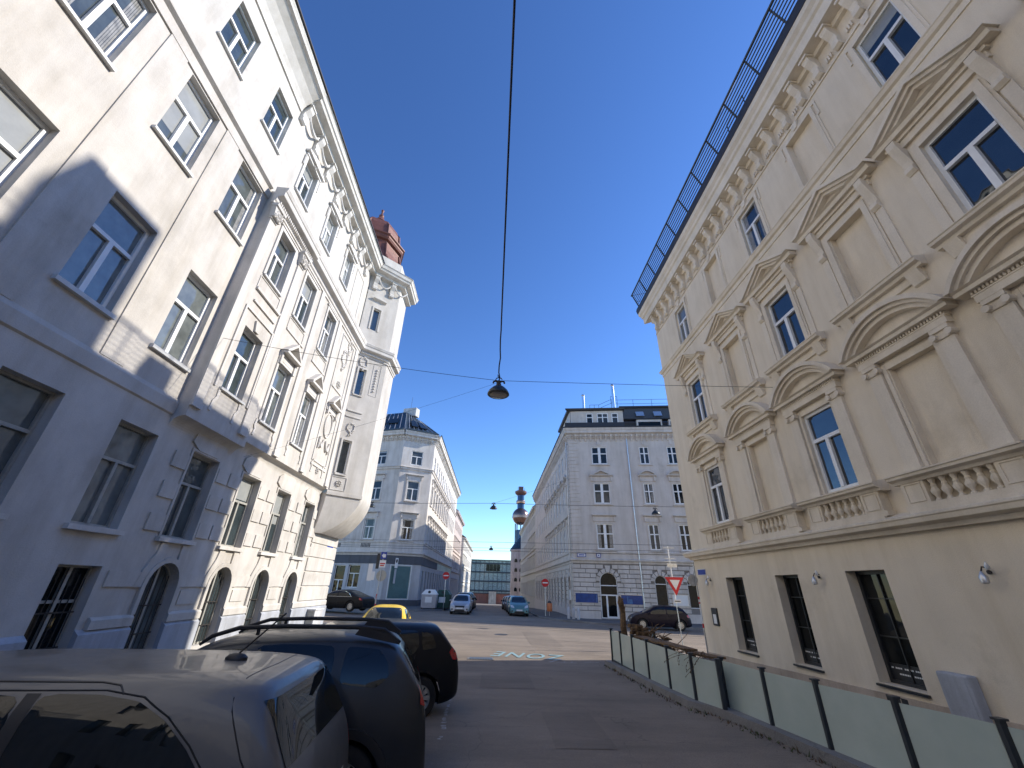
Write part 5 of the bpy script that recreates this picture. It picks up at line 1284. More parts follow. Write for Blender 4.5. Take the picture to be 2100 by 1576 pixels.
    def wheel(s, wx, sg):
        r = s.rw; mb = MB(); y = sg*(s.W/2-.135); w = .11
        mb.lathe((wx, y, r), [(r*.62, -w), (r*.9, -w), (r*.98, -w*.8), (r, -w*.5), (r, w*.5), (r*.98, w*.8), (r*.9, w), (r*.62, w)], 28, axis='y', caps=False)
        wo = empty('wheel', (wx, y, r)); wo.parent = s.root
        mb.v = [(v[0]-wx, v[1]-y, v[2]-r) for v in mb.v]; mb.build('tyre', 'black_rubber', wo, True, local=True)
        mb = MB(); o = sg*w*.80
        mb.lathe((0, 0, 0), [(r*.655, o*.98), (r*.66, o*.7), (r*.56, o*.7), (r*.56, o*.3)] if 1 else [], 28, axis='y', caps=False)
        n = 10
        for k in range(n):
            a = 2*math.pi*k/n
            for da in (-.10, .10):
                ca, sa = math.cos(a+da), math.sin(a+da); cb, sb = math.cos(a), math.sin(a); h = .018
                q = [(r*.10*cb-h*sb, r*.10*sb+h*cb), (r*.10*cb+h*sb, r*.10*sb-h*cb), (r*.60*ca+h*sa, r*.60*sa-h*ca), (r*.60*ca-h*sa, r*.60*sa+h*ca)]
                mb.hexa([(x, o*.55, z) for x, z in q]+[(x, o*.86, z) for x, z in q])
        mb.lathe((0, 0, 0), [(r*.16, o*.5), (r*.16, o*.95), (r*.08, o*.99)], 12, axis='y')
        mb.build('rim', 'alloy', wo, local=True)
        mb = MB(); mb.lathe((0, 0, 0), [(r*.6, o*.1), (r*.6, o*.2)], 20, axis='y'); mb.build('brake_disc', 'black_plastic', wo, local=True)
    def decal(s, name, poly, axis, sg, mat, off=.004, parent=None, step=.07, label=None):
        """panel cut from the body surface: poly in (x,z) for axis y, (y,z) for axis x, (x,y) for axis z"""
        if 'window' in name or 'light' in name or name == 'windscreen':
            for _ in range(2):
                Q = []
                for i in range(len(poly)):
                    a, b = poly[i], poly[(i+1) % len(poly)]
                    for t in ((.90, .10) if _ == 0 else (.75, .25)): Q.append((a[0]*t+b[0]*(1-t), a[1]*t+b[1]*(1-t)))
                poly = Q
        n = len(poly); pts = []
        for i in range(n):
            a, b = Vector(poly[i]), Vector(poly[(i+1) % n]); m = max(1, int((b-a).length/step))
            for k in range(m): pts.append(a.lerp(b, k/m))
        nb = len(pts); ed = [(i, (i+1) % nb) for i in range(nb)]
        x0, x1 = min(p.x for p in pts), max(p.x for p in pts); y0, y1 = min(p.y for p in pts), max(p.y for p in pts)
        def inside(q):
            c = False
            for i in range(n):
                a, b = poly[i], poly[(i+1) % n]
                if (a[1] > q.y) != (b[1] > q.y) and q.x < (b[0]-a[0])*(q.y-a[1])/(b[1]-a[1])+a[0]: c = not c
            return c
        x = x0+step/2
        while x < x1:
            y = y0+step/2
            while y < y1:
                q = Vector((x, y))
                if inside(q): pts.append(q)
                y += step
            x += step
        r = geometry.delaunay_2d_cdt(pts, ed, [], 0, 1e-5)
        vv, ff = r[0], r[2]; ff = [f for f in ff if inside(sum((vv[i] for i in f), Vector((0, 0)))/len(f))]
        out = []
        for q in vv:
            if axis == 'y': o, d = Vector((q.x, sg*3, q.y)), Vector((0, -sg, 0))
            elif axis == 'x': o, d = Vector(((s.L+3) if sg > 0 else -3, q.x, q.y)), Vector((-sg, 0, 0))
            else: o, d = Vector((q.x, q.y, 4)), Vector((0, 0, -1))
            h = s.bvh.ray_cast(o, d)
            if h[0] is None: h = s.bvh.find_nearest(o+d*2.2)
            nn = h[1]
            if nn.dot(d) > 0: nn = -nn
            out.append(h[0]+nn*off)
        mb = MB(); mb.add(out, [tuple(f) for f in ff]); o = mb.build(name, mat, parent or s.root, True, label=label, local=True); return o
    def line(s, pts, axis, sg, r=.006, mat='black_plastic', name='panel_gap', parent=None):
        out = []
        for a, b in zip(pts, pts[1:]):
            a, b = Vector(a), Vector(b); m = max(1, int((b-a).length/.06))
            for k in range(m+(1 if tuple(b) == tuple(Vector(pts[-1])) else 0)):
                q = a.lerp(b, k/m)
                if axis == 'y': o, d = Vector((q.x, sg*3, q.y)), Vector((0, -sg, 0))
                elif axis == 'x': o, d = Vector(((s.L+3) if sg > 0 else -3, q.x, q.y)), Vector((-sg, 0, 0))
                else: o, d = Vector((q.x, q.y, 4)), Vector((0, 0, -1))
                h = s.bvh.ray_cast(o, d)
                if h[0] is not None: out.append(h[0]+(d*r*.35))
        mb = MB(); mb.tube(out, r, 5); return mb.build(name, mat, parent or s.body, local=True)
    def mirror(s, x, z, mat=None):
        for sg in (-1, 1):
            mb = MB(); mb.lathe((0, 0, 0), [(.02, -.07), (.075, -.05), (.09, 0), (.075, .05), (.02, .07)], 10, axis='y')
            y = sg*(s.W/2+.06); mb.v = [(x+v[0]*.8, y+v[1]*1.5, z+v[2]*.9) for v in mb.v]; mb.tube([(x, sg*(s.W/2-.10), z-.05), (x, y, z-.03)], .022, 6)
            mb.build('mirror', mat or s.body_mat, s.root, True, local=True)
    def place(s, x, y, heading, scale=1., z=None):
        """x,y = centre of the car on the ground; heading = direction of the nose (degrees from +X)"""
        h = R(heading); s.root.rotation_euler = (0, 0, h); s.root.scale = (scale,)*3
        s.root.location = (x-math.cos(h)*s.L/2*scale, y-math.sin(h)*s.L/2*scale, (g(x, y) if z is None else z))
        return s
HATCH = [(0, .35), (.02, .62), (.10, .88), (.28, 1.12), (.50, 1.36), (.72, 1.44), (1.4, 1.49), (2.0, 1.475), (2.35, 1.42), (2.8, 1.16), (3.15, .98), (3.6, .90), (3.92, .76), (4.05, .55), (4.08, .32)]
def sx(P, kx, kz=1): return [(x*kx, z*kz) for x, z in P]
def hatch_sides(c, kx=1, kz=1, sides=(1, -1), doors=True):
    for sg in sides:
        c.decal('side_window', sx([(1.62, .96), (1.62, 1.345), (2.0, 1.35), (2.25, 1.31), (2.62, 1.08), (2.72, .95)], kx, kz), 'y', sg, 'car_glass')
        c.decal('side_window', sx([(.95, .98), (.86, 1.1), (.88, 1.33), (1.56, 1.35), (1.56, .96)], kx, kz), 'y', sg, 'car_glass')
        c.decal('quarter_window', sx([(.52, 1.06), (.60, 1.26), (.82, 1.33), (.80, 1.02)], kx, kz), 'y', sg, 'car_glass')
        if doors:
            c.line(sx([(1.59, .93), (1.57, .45), (1.50, .30)], kx, kz), 'y', sg); c.line(sx([(.93, .97), (.98, .75), (1.0, .62)], kx, kz), 'y', sg); c.line(sx([(2.78, .93), (2.72, .5), (2.6, .30), (1.5, .29)], kx, kz), 'y', sg)
            for x in (1.25, 2.0):
                mb = MB(); y = sg*(c.W/2-.005); mb.hexa([(x*kx, y, .84*kz), (x*kx+.2, y, .84*kz), (x*kx+.2, y+sg*.03, .85*kz), (x*kx, y+sg*.03, .85*kz), (x*kx, y, .87*kz), (x*kx+.2, y, .87*kz), (x*kx+.2, y+sg*.03, .865*kz), (x*kx, y+sg*.03, .865*kz)])
                mb.build('handle', c.body_mat, c.root, local=True)
def front_end(c, kz=1, grw=.38, zg=(.52, .66), lights=None, windz=(.98, 1.40), ww=(.66, .52), plate=True, gm='grille_black'):
    c.decal('windscreen', [(-ww[0], windz[0]), (ww[0], windz[0]), (ww[1], windz[1]), (-ww[1], windz[1])], 'x', 1, 'car_glass', .006)
    c.decal('grille', [(-grw, zg[0]), (grw, zg[0]), (grw*1.08, zg[1]), (-grw*1.08, zg[1])], 'x', 1, gm, .006)
    c.decal('air_intake', [(-.45, .26), (.45, .26), (.38, .40), (-.38, .40)], 'x', 1, 'grille_black', .006)
    for sg in (-1, 1):
        hp = lights or [(.44, .60), (.72, .64), (.78, .80), (.62, .80), (.46, .70)]
        c.decal('headlight', [(sg*y, z) for y, z in hp], 'x', 1, 'headlight', .008)
        c.decal('fog_lamp', [(sg*y, z) for y, z in [(.56, .34), (.68, .36), (.66, .46), (.56, .45)]], 'x', 1, 'grille_black', .008)
    if plate:
        h = c.bvh.ray_cast(Vector((c.L+2, 0, .46*kz)), Vector((-1, 0, 0)))[0]; mb = MB(); mb.box(h.x, h.x+.02, -.26, .26, .42*kz, .53*kz); mb.build('number_plate', 'number_plate', c.root, local=True)
def rear_end(c, z0=1.0, z1=1.36, w0=.62, w1=.52):
    c.decal('rear_window', [(-w0, z0), (w0, z0), (w1, z1), (-w1, z1)], 'x', -1, 'car_glass', .006)
# ---- nearest: silver grey hatchback, rear quarter seen from its left side
c = Car('parked_car', 'dusty silver grey hatchback nearest the camera, seen from above its roof', 'cars parked nose to the kerb', 'car_silver', 4.6, 1.76, [(0, .35), (.02, .62), (.08, .90), (.20, 1.10), (.36, 1.40), (.46, 1.455), (.75, 1.485), (1.4, 1.50), (2.9, 1.495), (3.2, 1.44), (3.55, 1.2), (3.8, 1.02), (4.2, .92), (4.45, .76), (4.57, .55), (4.6, .32)], lambda x: .98-.02*x*.3, (.80, 3.75), .31, fine=.035, p=6.5, k=.24)
for sg in (1, -1):
    c.decal('side_window', [(.52, .93), (.58, 1.0), (.74, 1.15), (.92, 1.28), (1.12, 1.37), (1.36, 1.40), (1.70, 1.405), (1.70, .93), (1.0, .90)], 'y', sg, 'car_glass', .003)
    c.decal('side_window', [(1.78, .92), (1.78, 1.405), (2.5, 1.405), (2.95, 1.38), (3.2, 1.22), (3.35, 1.05), (3.4, .93)], 'y', sg, 'car_glass', .003)
    c.line([(1.24, 1.40), (1.30, 1.44), (1.42, 1.452), (2.0, 1.455), (2.9, 1.445)], 'y', sg, .007); c.line([(.50, .93), (.57, 1.015), (.73, 1.165), (.91, 1.295), (1.11, 1.388), (1.35, 1.418), (2.6, 1.418)], 'y', sg, .006, 'black_rubber', 'window_seal')
    c.line([(1.66, .92), (1.64, .5), (1.5, .3)], 'y', sg); c.line([(.80, .95), (.98, .7)], 'y', sg)
    c.decal('pillar_trim', [(1.70, .93), (1.78, .92), (1.78, 1.405), (1.70, 1.405)], 'y', sg, 'black_plastic', .005)
    c.decal('rear_light', [(.02, .74), (.04, .88), (.14, .92), (.20, .86), (.14, .76)], 'y', sg, 'taillight', .004)
    c.line([(.60, 1.46), (.585, 1.38), (.56, 1.32), (.42, 1.10), (.26, .92), (.16, .72)], 'y', sg, .005)
c.decal('tailgate_glass', [(-.74, 1.03), (.74, 1.03), (.70, 1.36), (-.70, 1.36)], 'x', -1, 'car_glass', .006)
c.decal('tailgate_trim', [(-.5, .55), (.5, .55), (.5, .68), (-.5, .68)], 'x', -1, 'number_plate', .006)
mb = MB(); mb.lathe((.92, 0, 1.485), [(.05, -.01), (.05, .02), (.035, .04), (.01, .05)], 12)
mb.v = [(.92+(v[0]-.92)*1.7, v[1], v[2]) for v in mb.v]; mb.tube([(.92, 0, 1.52), (.78, .0, 1.66), (.62, 0, 1.82)], .007, 5); mb.build('antenna', 'black_plastic', c.root, True, local=True)
c.line([(.60, -.55), (.585, 0), (.60, .55)], 'z', 1, .005)
c.mirror(3.35, 1.02); front_end(c); c.place(-3.42, 3.86, 185.5, z=.13)
CAR1 = c
# ---- dark grey SUV with roof rails
SUV = [(0, .45), (.02, .72), (.06, 1.0), (.16, 1.20), (.38, 1.50), (.54, 1.61), (1.1, 1.665), (2.1, 1.645), (2.5, 1.56), (3.0, 1.24), (3.25, 1.10), (3.8, 1.02), (4.15, .88), (4.28, .65), (4.32, .40)]
c = Car('parked_car', 'dark grey sport utility car with black roof rails and wheel arch cladding', 'cars parked nose to the kerb', 'car_dark_grey', 4.32, 1.82, SUV, lambda x: 1.08, (.85, 3.5), .355, k=.26, clear=.26, fine=.045, clad=True)
for sg in (1, -1):
    c.decal('quarter_window', [(.50, 1.26), (.52, 1.38), (.64, 1.50), (1.0, 1.535), (1.02, 1.20), (.62, 1.16)], 'y', sg, 'car_glass')
    c.decal('side_window', [(1.11, 1.15), (1.12, 1.545), (1.95, 1.55), (1.95, 1.10), (1.25, 1.10)], 'y', sg, 'car_glass')
    c.decal('side_window', [(2.02, 1.07), (2.02, 1.52), (2.35, 1.49), (2.62, 1.36), (2.92, 1.14), (2.98, 1.06)], 'y', sg, 'car_glass')
    c.line([(1.98, 1.06), (1.96, .6), (1.9, .42), (1.3, .42)], 'y', sg); c.line([(1.05, 1.12), (1.12, .95), (1.22, .8)], 'y', sg); c.line([(.30, 1.40), (.16, 1.12), (.10, .9)], 'y', sg, .005)
    c.decal('tail_light', [(.02, .98), (.04, 1.22), (.12, 1.24), (.13, 1.0)], 'y', sg, 'taillight', .012)
    for x in (1.45, 2.3):
        mb = MB(); mb.box(x, x+.22, min(sg*.9, sg*.945), max(sg*.9, sg*.945), .97, 1.0); mb.build('handle', 'car_dark_grey', c.root, local=True)
    rl = empty('roof_rail', (0, 0, 0)); rl.parent = c.root; y = sg*.60
    mb = MB(); mb.tube([(.42, y, 1.56), (.62, y, 1.69), (.9, y, 1.715), (1.7, y, 1.72), (2.2, y, 1.70), (2.45, y, 1.62), (2.55, y, 1.54)], [.02, .024, .024, .024, .024, .022, .016], 7); mb.build('bar', 'black_plastic', rl, True, local=True)
    mb = MB(); mb.hexa([(.42, y-.02, 1.54), (.95, y-.02, 1.64), (.95, y+.02, 1.64), (.42, y+.02, 1.54), (.55, y-.02, 1.66), (.9, y-.02, 1.71), (.9, y+.02, 1.71), (.55, y+.02, 1.66)]); mb.tube([(2.0, y, 1.63), (2.0, y, 1.70)], .02, 6); mb.build('foot', 'black_plastic', rl, local=True)
rear_end(c, 1.15, 1.46, .64, .56); c.mirror(2.9, 1.14); front_end(c, lights=[(.48, .74), (.78, .78), (.80, .92), (.50, .88)], zg=(.70, .88), windz=(1.12, 1.54))
c.place(-2.90, 6.0, 191, z=.01)
# ---- black hatchback whose rear shows behind the SUV
HB2 = [(0, .40), (.02, .66), (.08, .92), (.18, 1.08), (.40, 1.38), (.50, 1.435), (1.4, 1.475), (2.0, 1.46), (2.35, 1.40), (2.8, 1.14), (3.15, .97), (3.7, .90), (4.05, .76), (4.18, .55), (4.2, .34)]
c = Car('parked_car', 'black hatchback with red tail light and silver multi-spoke wheel', 'cars parked nose to the kerb', 'car_black', 4.2, 1.78, HB2, lambda x: .96, (.78, 3.36), .32)
hatch_sides(c); rear_end(c, .98, 1.30, .58, .50)
for sg in (1, -1): c.decal('tail_light', [(.02, .84), (.04, 1.04), (.20, 1.06), (.28, .98), (.20, .86)], 'y', sg, 'taillight', .006)
c.mirror(2.75, 1.0); front_end(c); c.place(-2.76, 8.95, 206, z=.10)
# ---- yellow small car in the sun
YEL = [(0, .38), (.03, .62), (.16, .86), (.42, 1.06), (.72, 1.32), (1.05, 1.44), (1.55, 1.49), (2.05, 1.46), (2.45, 1.33), (2.85, 1.08), (3.1, .95), (3.6, .86), (3.85, .70), (3.95, .5), (3.97, .34)]
c = Car('parked_car', 'bright yellow rounded small car standing in the sun', 'cars parked nose to the kerb', 'car_yellow', 3.97, 1.74, YEL, lambda x: .95, (.72, 3.2), .31, p=3.6)
for sg in (1, -1):
    c.decal('side_window', [(1.62, .95), (1.62, 1.34), (2.0, 1.34), (2.3, 1.24), (2.68, 1.0), (2.72, .94)], 'y', sg, 'car_glass'); c.decal('quarter_window', [(.85, 1.02), (.95, 1.24), (1.2, 1.33), (1.52, 1.35), (1.52, .98)], 'y', sg, 'car_glass')
    c.line([(1.58, .93), (1.5, .4)], 'y', sg)
front_end(c, windz=(.98, 1.40), ww=(.70, .56), gm='car_yellow'); rear_end(c, 1.08, 1.36, .56, .46); c.mirror(2.7, 1.0, 'black_plastic'); c.place(-4.05, 18.1, -84, z=-.03)
# ---- far cars
GRP = 'cars parked along the far street'
SEDAN = [(0, .42), (.02, .70), (.12, .95), (.5, 1.0), (1.0, 1.22), (1.5, 1.37), (2.1, 1.41), (2.7, 1.34), (3.2, 1.08), (3.45, .96), (4.1, .88), (4.5, .72), (4.65, .5), (4.67, .34)]
c = Car('parked_car', 'black coupe saloon with bright window trim beside the pale corner building', 'cars standing on the cross street', 'car_black', 4.67, 1.84, SEDAN, lambda x: .94, (.95, 3.75), .34)
for sg in (1, -1):
    c.decal('side_window', [(1.0, .97), (1.2, 1.13), (1.6, 1.27), (2.05, 1.29), (2.05, .95)], 'y', sg, 'car_glass'); c.decal('side_window', [(2.12, .95), (2.12, 1.29), (2.6, 1.25), (3.0, 1.05), (3.12, .95)], 'y', sg, 'car_glass')
    c.line([(.95, .955), (1.2, 1.155), (1.62, 1.295), (2.1, 1.315), (2.62, 1.275), (3.02, 1.07), (3.16, .945), (.95, .95)], 'y', sg, .011, 'steel', 'chrome_trim'); c.line([(2.08, .94), (2.06, .4)], 'y', sg); c.line([(3.15, .94), (3.1, .4)], 'y', sg)
    c.decal('tail_light', [(.02, .74), (.05, .88), (.3, .9), (.3, .78)], 'y', sg, 'taillight', .006)
c.mirror(3.05, .98); front_end(c, windz=(.99, 1.32)); rear_end(c, 1.02, 1.32); c.place(-11.9, 36.6, 163, 1.06, z=.20)
c = Car('parked_car', 'dark navy hatchback with pale alloy wheels in front of the grey corner building', 'cars standing on the cross street', 'car_maroon', 4.08, 1.8, HATCH, lambda x: .97, (.75, 3.25), .325)
hatch_sides(c); rear_end(c); front_end(c)
for sg in (1, -1): c.decal('tail_light', [(.02, .76), (.06, .93), (.28, .96), (.30, .82)], 'y', sg, 'taillight', .006)
c.mirror(2.75, 1.0); c.place(11.9, 32.6, 171, 1.02, z=-.2)
SM = sx(HATCH, .93)
c = Car('parked_car', 'pale silver small hatchback facing the camera beside the recycling bins', GRP, 'car_lightsilver', 3.8, 1.72, SM, lambda x: .97, (.68, 3.05), .31)
hatch_sides(c, .93); front_end(c, lights=[(.44, .60), (.74, .66), (.76, .86), (.52, .76)]); rear_end(c); c.mirror(2.55, 1.0); c.place(-2.75, 42.0, -91, 1.04)
c = Car('parked_car', 'turquoise hatchback facing the camera at the right kerb of the far street', GRP, 'car_turquoise', 3.9, 1.72, sx(HATCH, .955, 1.03), lambda x: .99, (.7, 3.1), .31)
hatch_sides(c, .955, 1.03); front_end(c, gm='car_turquoise', lights=[(.42, .62), (.74, .68), (.77, .88), (.5, .80)], windz=(1.02, 1.44)); rear_end(c); c.mirror(2.6, 1.03); c.place(2.45, 42.8, -89, 1.04)
def clone(car, x, y, hd, lab, body, scale=1.0, grp=GRP):
    r = car.root.copy(); col.objects.link(r); r['label'] = lab; r['group'] = grp
    def rec(src, dst):
        for ch in list(src.children):
            k = ch.copy(); col.objects.link(k); k.parent = dst
            if k.type == 'MESH' and k.data.materials and k.data.materials[0] == MATS[car.body_mat]:
                k.data = k.data.copy(); k.data.materials[0] = MATS[body]
            rec(ch, k)
    rec(car.root, r); h = R(hd); r.rotation_euler = (0, 0, h); r.scale = (scale,)*3
    r.location = (x-math.cos(h)*car.L/2*scale, y-math.sin(h)*car.L/2*scale, g(x, y)); return r
clone(c, -2.9, 47.2, -90, 'black car parked directly behind the pale silver hatchback', 'car_black', 1.08)
clone(c, -2.9, 52.3, -90, 'dark grey car, second behind the pale silver hatchback', 'car_dark_grey', 1.1)
clone(c, -2.9, 58.5, -90, 'small dark car farthest back on the left kerb', 'car_black')
clone(c, 2.35, 48.5, -90, 'grey car parked directly behind the turquoise hatchback', 'car_silver', 1.0)
clone(c, 2.3, 54.5, -90, 'dark navy car, second behind the turquoise hatchback', 'car_navy')
clone(c, 2.2, 60.5, -90, 'black car farthest back on the right kerb', 'car_black')
# ================================================================ STREET FURNITURE
# frosted glass fence
FE = empty('glass_fence', (4.4, 10, 0), 0, 'low frosted glass fence with dark metal posts on a weedy curb', 'fence')
fp_ = [(4.00, 15.45), (4.03, 14.5), (4.07, 13.45), (4.12, 12.35), (4.17, 11.1), (4.23, 9.95), (4.42, 9.2)]
fq_ = [(4.62, 9.45), (4.70, 8.2), (4.84, 7.1), (5.00, 5.95), (5.20, 4.95), (5.36, 3.9), (5.5, 2.8), (5.65, 1.6)]
def ftop(y): return 1.00+max(0, (9-y))*.02
for run in (fp_, fq_):
    for i, (x, y) in enumerate(run):
        mb = MB(); zt = ftop(y)+.04; w = .035 if i or run is fq_ else .04
        mb.box(x-w, x+w, y-w*.7, y+w*.7, 0.0, zt); mb.box(x-w-.015, x+w+.015, y-w-.01, y+w+.01, zt, zt+.02)
        mb.box(x-w-.04, x-w, y-.05, y+.05, .08, .12)
        mb.build('post', 'dark_metal', FE)
    for (a, b), (c_, d) in zip(run, run[1:]):
        v = Vector((c_-a, d-b)); L = v.length; v.normalize(); n = Vector((v.y, -v.x))
        p0 = Vector((a, b))+v*.05; p1 = Vector((c_, d))-v*.05; t = .007; z0 = .20; za, zb = ftop(b), ftop(d)
        mb = MB(); mb.hexa([(p0.x-n.x*t, p0.y-n.y*t, z0), (p1.x-n.x*t, p1.y-n.y*t, z0), (p1.x+n.x*t, p1.y+n.y*t, z0), (p0.x+n.x*t, p0.y+n.y*t, z0), (p0.x-n.x*t, p0.y-n.y*t, za), (p1.x-n.x*t, p1.y-n.y*t, zb), (p1.x+n.x*t, p1.y+n.y*t, zb), (p0.x+n.x*t, p0.y+n.y*t, za)])
        mb.build('glass_panel', 'frosted_glass', FE)
        mb = MB(); t = .018; mb.hexa([(p0.x-n.x*t, p0.y-n.y*t, z0-.05), (p1.x-n.x*t, p1.y-n.y*t, z0-.05), (p1.x+n.x*t, p1.y+n.y*t, z0-.05), (p0.x+n.x*t, p0.y+n.y*t, z0-.05), (p0.x-n.x*t, p0.y-n.y*t, z0), (p1.x-n.x*t, p1.y-n.y*t, z0), (p1.x+n.x*t, p1.y+n.y*t, z0), (p0.x+n.x*t, p0.y+n.y*t, z0)]); mb.build('bottom_rail', 'dark_metal', FE)
# end panel across
mb = MB(); mb.box(4.9, 5.42, 15.5, 15.52, .15, .92); mb.build('glass_panel', 'frosted_glass', FE)
mb = MB(); mb.box(5.42, 5.50, 15.46, 15.54, .0, .98); mb.build('post', 'dark_metal', FE)
ET = empty('planter_ledge', (4.7, 12.5, 0), 0, 'weathered wooden shelf board behind the fence top near the wood pile', 'shelf')
for i, (x0, y0, x1, y1, z) in enumerate(((4.45, 13.9, 4.55, 12.3, .96), (4.52, 12.2, 4.62, 10.8, .99), (4.6, 10.7, 4.8, 9.9, .96))):
    mb = MB(); w = .16; mb.hexa([(x0-w, y0, z), (x1-w, y1, z), (x1+w, y1, z), (x0+w, y0, z), (x0-w, y0, z+.04), (x1-w, y1, z+.04), (x1+w, y1, z+.04), (x0+w, y0, z+.04)]); mb.box(x0-.03, x0+.03, y0-.1, y0-.04, .05, z); mb.box(x1-.03, x1+.03, y1+.04, y1+.1, .05, z)
    mb.build('board', 'driftwood', ET)
# weeds and leaf litter along the curb (uncountable)
rs = random.Random(11); mb = MB()
for k in range(2600):
    t = rs.random()**.8; y = 15.6-13.5*t; xb = 4.0+.045*(15.4-y) if y > 9.5 else 4.5+.14*(9.5-y); x = xb+rs.gauss(-.12, .13); h = rs.uniform(.01, .06)*(1.8 if rs.random() > .93 else 1)
    a = rs.uniform(0, 6.28); w = rs.uniform(.006, .02); z = g(x, y)+(.10 if x > xb+.05 else 0)
    mb.add([(x-w*math.cos(a), y-w*math.sin(a), z), (x+w*math.cos(a), y+w*math.sin(a), z), (x+rs.uniform(-.04, .04), y+rs.uniform(-.04, .04), z+h)], [(0, 1, 2)], 0 if rs.random() > .55 else 1)
o = mb.build('weeds', ['weed', 'dead_leaf'], recalc=False); tag(o, 'dry weeds and leaf litter along the fence curb', 'weeds', kind='stuff')
mb = MB()
P_ = [(4.0, 15.7)]+fp_[1:6]+[(4.55, 9.3)]+fq_[1:]
for (a, b), (c_, d) in zip(P_, P_[1:]):
    mb.hexa([(a-.22, b, -.05), (c_-.22, d, -.05), (c_+.08, d, -.05), (a+.08, b, -.05), (a-.20, b, g(a, b)+.13), (c_-.20, d, g(c_, d)+.13), (c_+.08, d, g(c_, d)+.13), (a+.08, b, g(a, b)+.13)])
o = mb.build('fence_curb', 'kerb_stone'); o['kind'] = 'structure'
# dry climbing plant hanging on the fence
mb = MB(); rs = random.Random(5)
for k in range(34):
    p = Vector((4.3+rs.uniform(-.05, .3), 9.9+rs.uniform(-.3, .9), 1.02)); pts = [p]
    d = Vector((rs.uniform(-.06, .02), rs.uniform(-.08, .08), rs.uniform(-.02, .05)))
    for q in range(6): d += Vector((rs.uniform(-.02, .02), rs.uniform(-.03, .03), -.012)); pts.append(pts[-1]+d)
    mb.tube(pts, .0035, 4)
    for q in pts[2:]:
        s_ = rs.uniform(.015, .03); mb.add([q, q+Vector((s_, 0, s_*.5)), q+Vector((s_*.6, s_, -s_))], [(0, 1, 2)])
o = mb.build('dry_vine', 'dead_leaf', loc=(4.4, 10, 1)); tag(o, 'dry thin vine hanging over the glass fence', 'plant')
# driftwood heap
WP = empty('wood_pile', (4.7, 14.0, .1), 0, 'heap of split logs and gnarled roots behind the fence end', 'wood pile')
mb = MB(); rs = random.Random(2)
pts = [Vector((4.30, 14.9, .05)), Vector((4.28, 14.85, .7)), Vector((4.24, 14.8, 1.15)), Vector((4.27, 14.8, 1.55)), Vector((4.20, 14.75, 1.85)), Vector((4.18, 14.75, 2.02))]
mb.tube(pts, [.12, .11, .10, .08, .10, .03], 8)
for k in range(14):
    p = pts[rs.randint(1, 4)]; mb.tube([p, p+Vector((rs.uniform(-.08, .12), rs.uniform(-.05, .05), rs.uniform(.02, .18)))], [.05, .015], 6)
mb.build('trunk', 'driftwood', WP)
for k in range(12):
    mb = MB(); x = 4.42+.17*(k % 3)+rs.uniform(-.03, .03); z = .92+.10*(k//3)+rs.uniform(-.01, .02); y = 14.4+rs.uniform(-.1, .1)
    if k//3 == 3 and k % 3 == 2: continue
    mb.tube([(x-.10, y-.05, z), (x+.13, y+.10, z+rs.uniform(-.03, .03))], [.055, .05], 7); mb.build('log', 'driftwood', WP)
mb = MB()
for k in range(46):
    t = rs.random(); c0 = Vector((4.75+.55*t, 14.3-.5*t, 1.16-.36*t)); pts = [c0+Vector((rs.uniform(-.1, .1), rs.uniform(-.1, .1), rs.uniform(-.22, .02)))]
    d = Vector((rs.uniform(.02, .07), rs.uniform(-.05, .05), rs.uniform(-.03, .03)))
    for q in range(6): d += Vector((rs.uniform(-.025, .02), rs.uniform(-.03, .03), rs.uniform(-.035, .028))); pts.append(pts[-1]+d)
    r0 = rs.uniform(.008, .03); mb.tube(pts, [r0*(1-.1*q) for q in range(7)], 6)
mb.build('roots', 'driftwood', WP)
mb = MB(); mb.box(4.35, 5.3, 13.7, 14.7, .08, .88); mb.build('crate', 'dark_frame', WP)
# wall lamps, menu box, cabinet, street plate on the beige wall
for i, (y, lab) in enumerate(((16.45, 'small dark wall lamp nearest the beige building corner'), (10.82, 'small dark wall lamp between second and third shop windows'), (6.95, 'small dark wall lamp nearest the camera on the beige wall'))):
    t = empty('wall_lamp', (8.2, y, 2.6), 0, lab, 'wall lamp', 'sconces on the beige ground floor wall')
    mb = MB(); mb.tube([(8.2, y, 2.68), (8.08, y, 2.70), (8.03, y, 2.62)], .012, 6); mb.lathe((8.17, y, 2.62), [(.035, -.01), (.035, .01)], 10, axis='x'); mb.build('arm', 'iron', t)
    mb = MB(); mb.lathe((8.03, y, 2.50), [(.03, -.06), (.055, -.04), (.06, .04), (.03, .10), (.012, .13)], 10); mb.build('lamp_shade', 'galvanised', t, True)
    mb = MB(); mb.lathe((8.06, y-.10, 2.70), [(.028, -.05), (.034, 0), (.01, .07)], 8); mb.build('lamp_head', 'galvanised', t, True)
MX = empty('menu_box', (8.2, 16.55, 1.4), 0, 'black framed menu box with white sheet on the beige wall', 'menu box')
mb = MB(); FRT.box(mb, 16.37, 16.75, 1.14, 1.70, 0, .05); mb.build('frame', 'dark_frame', MX)
mb = MB(); FRT.box(mb, 16.44, 16.66, 1.20, 1.50, .05, .054); mb.build('sheet', 'sign_white', MX)
CB = empty('electrical_cabinet', (8.2, 8.15, 0), 0, 'grey metal electrical cabinet on the beige wall beside the fence', 'cabinet')
mb = MB(); FRT.box(mb, 7.88, 8.42, .36, 1.06, 0, .20); b_ = mb.build('cabinet_body', 'plinth_grey', CB); bv = b_.modifiers.new('bevel', 'BEVEL'); bv.width = .03; bv.segments = 3
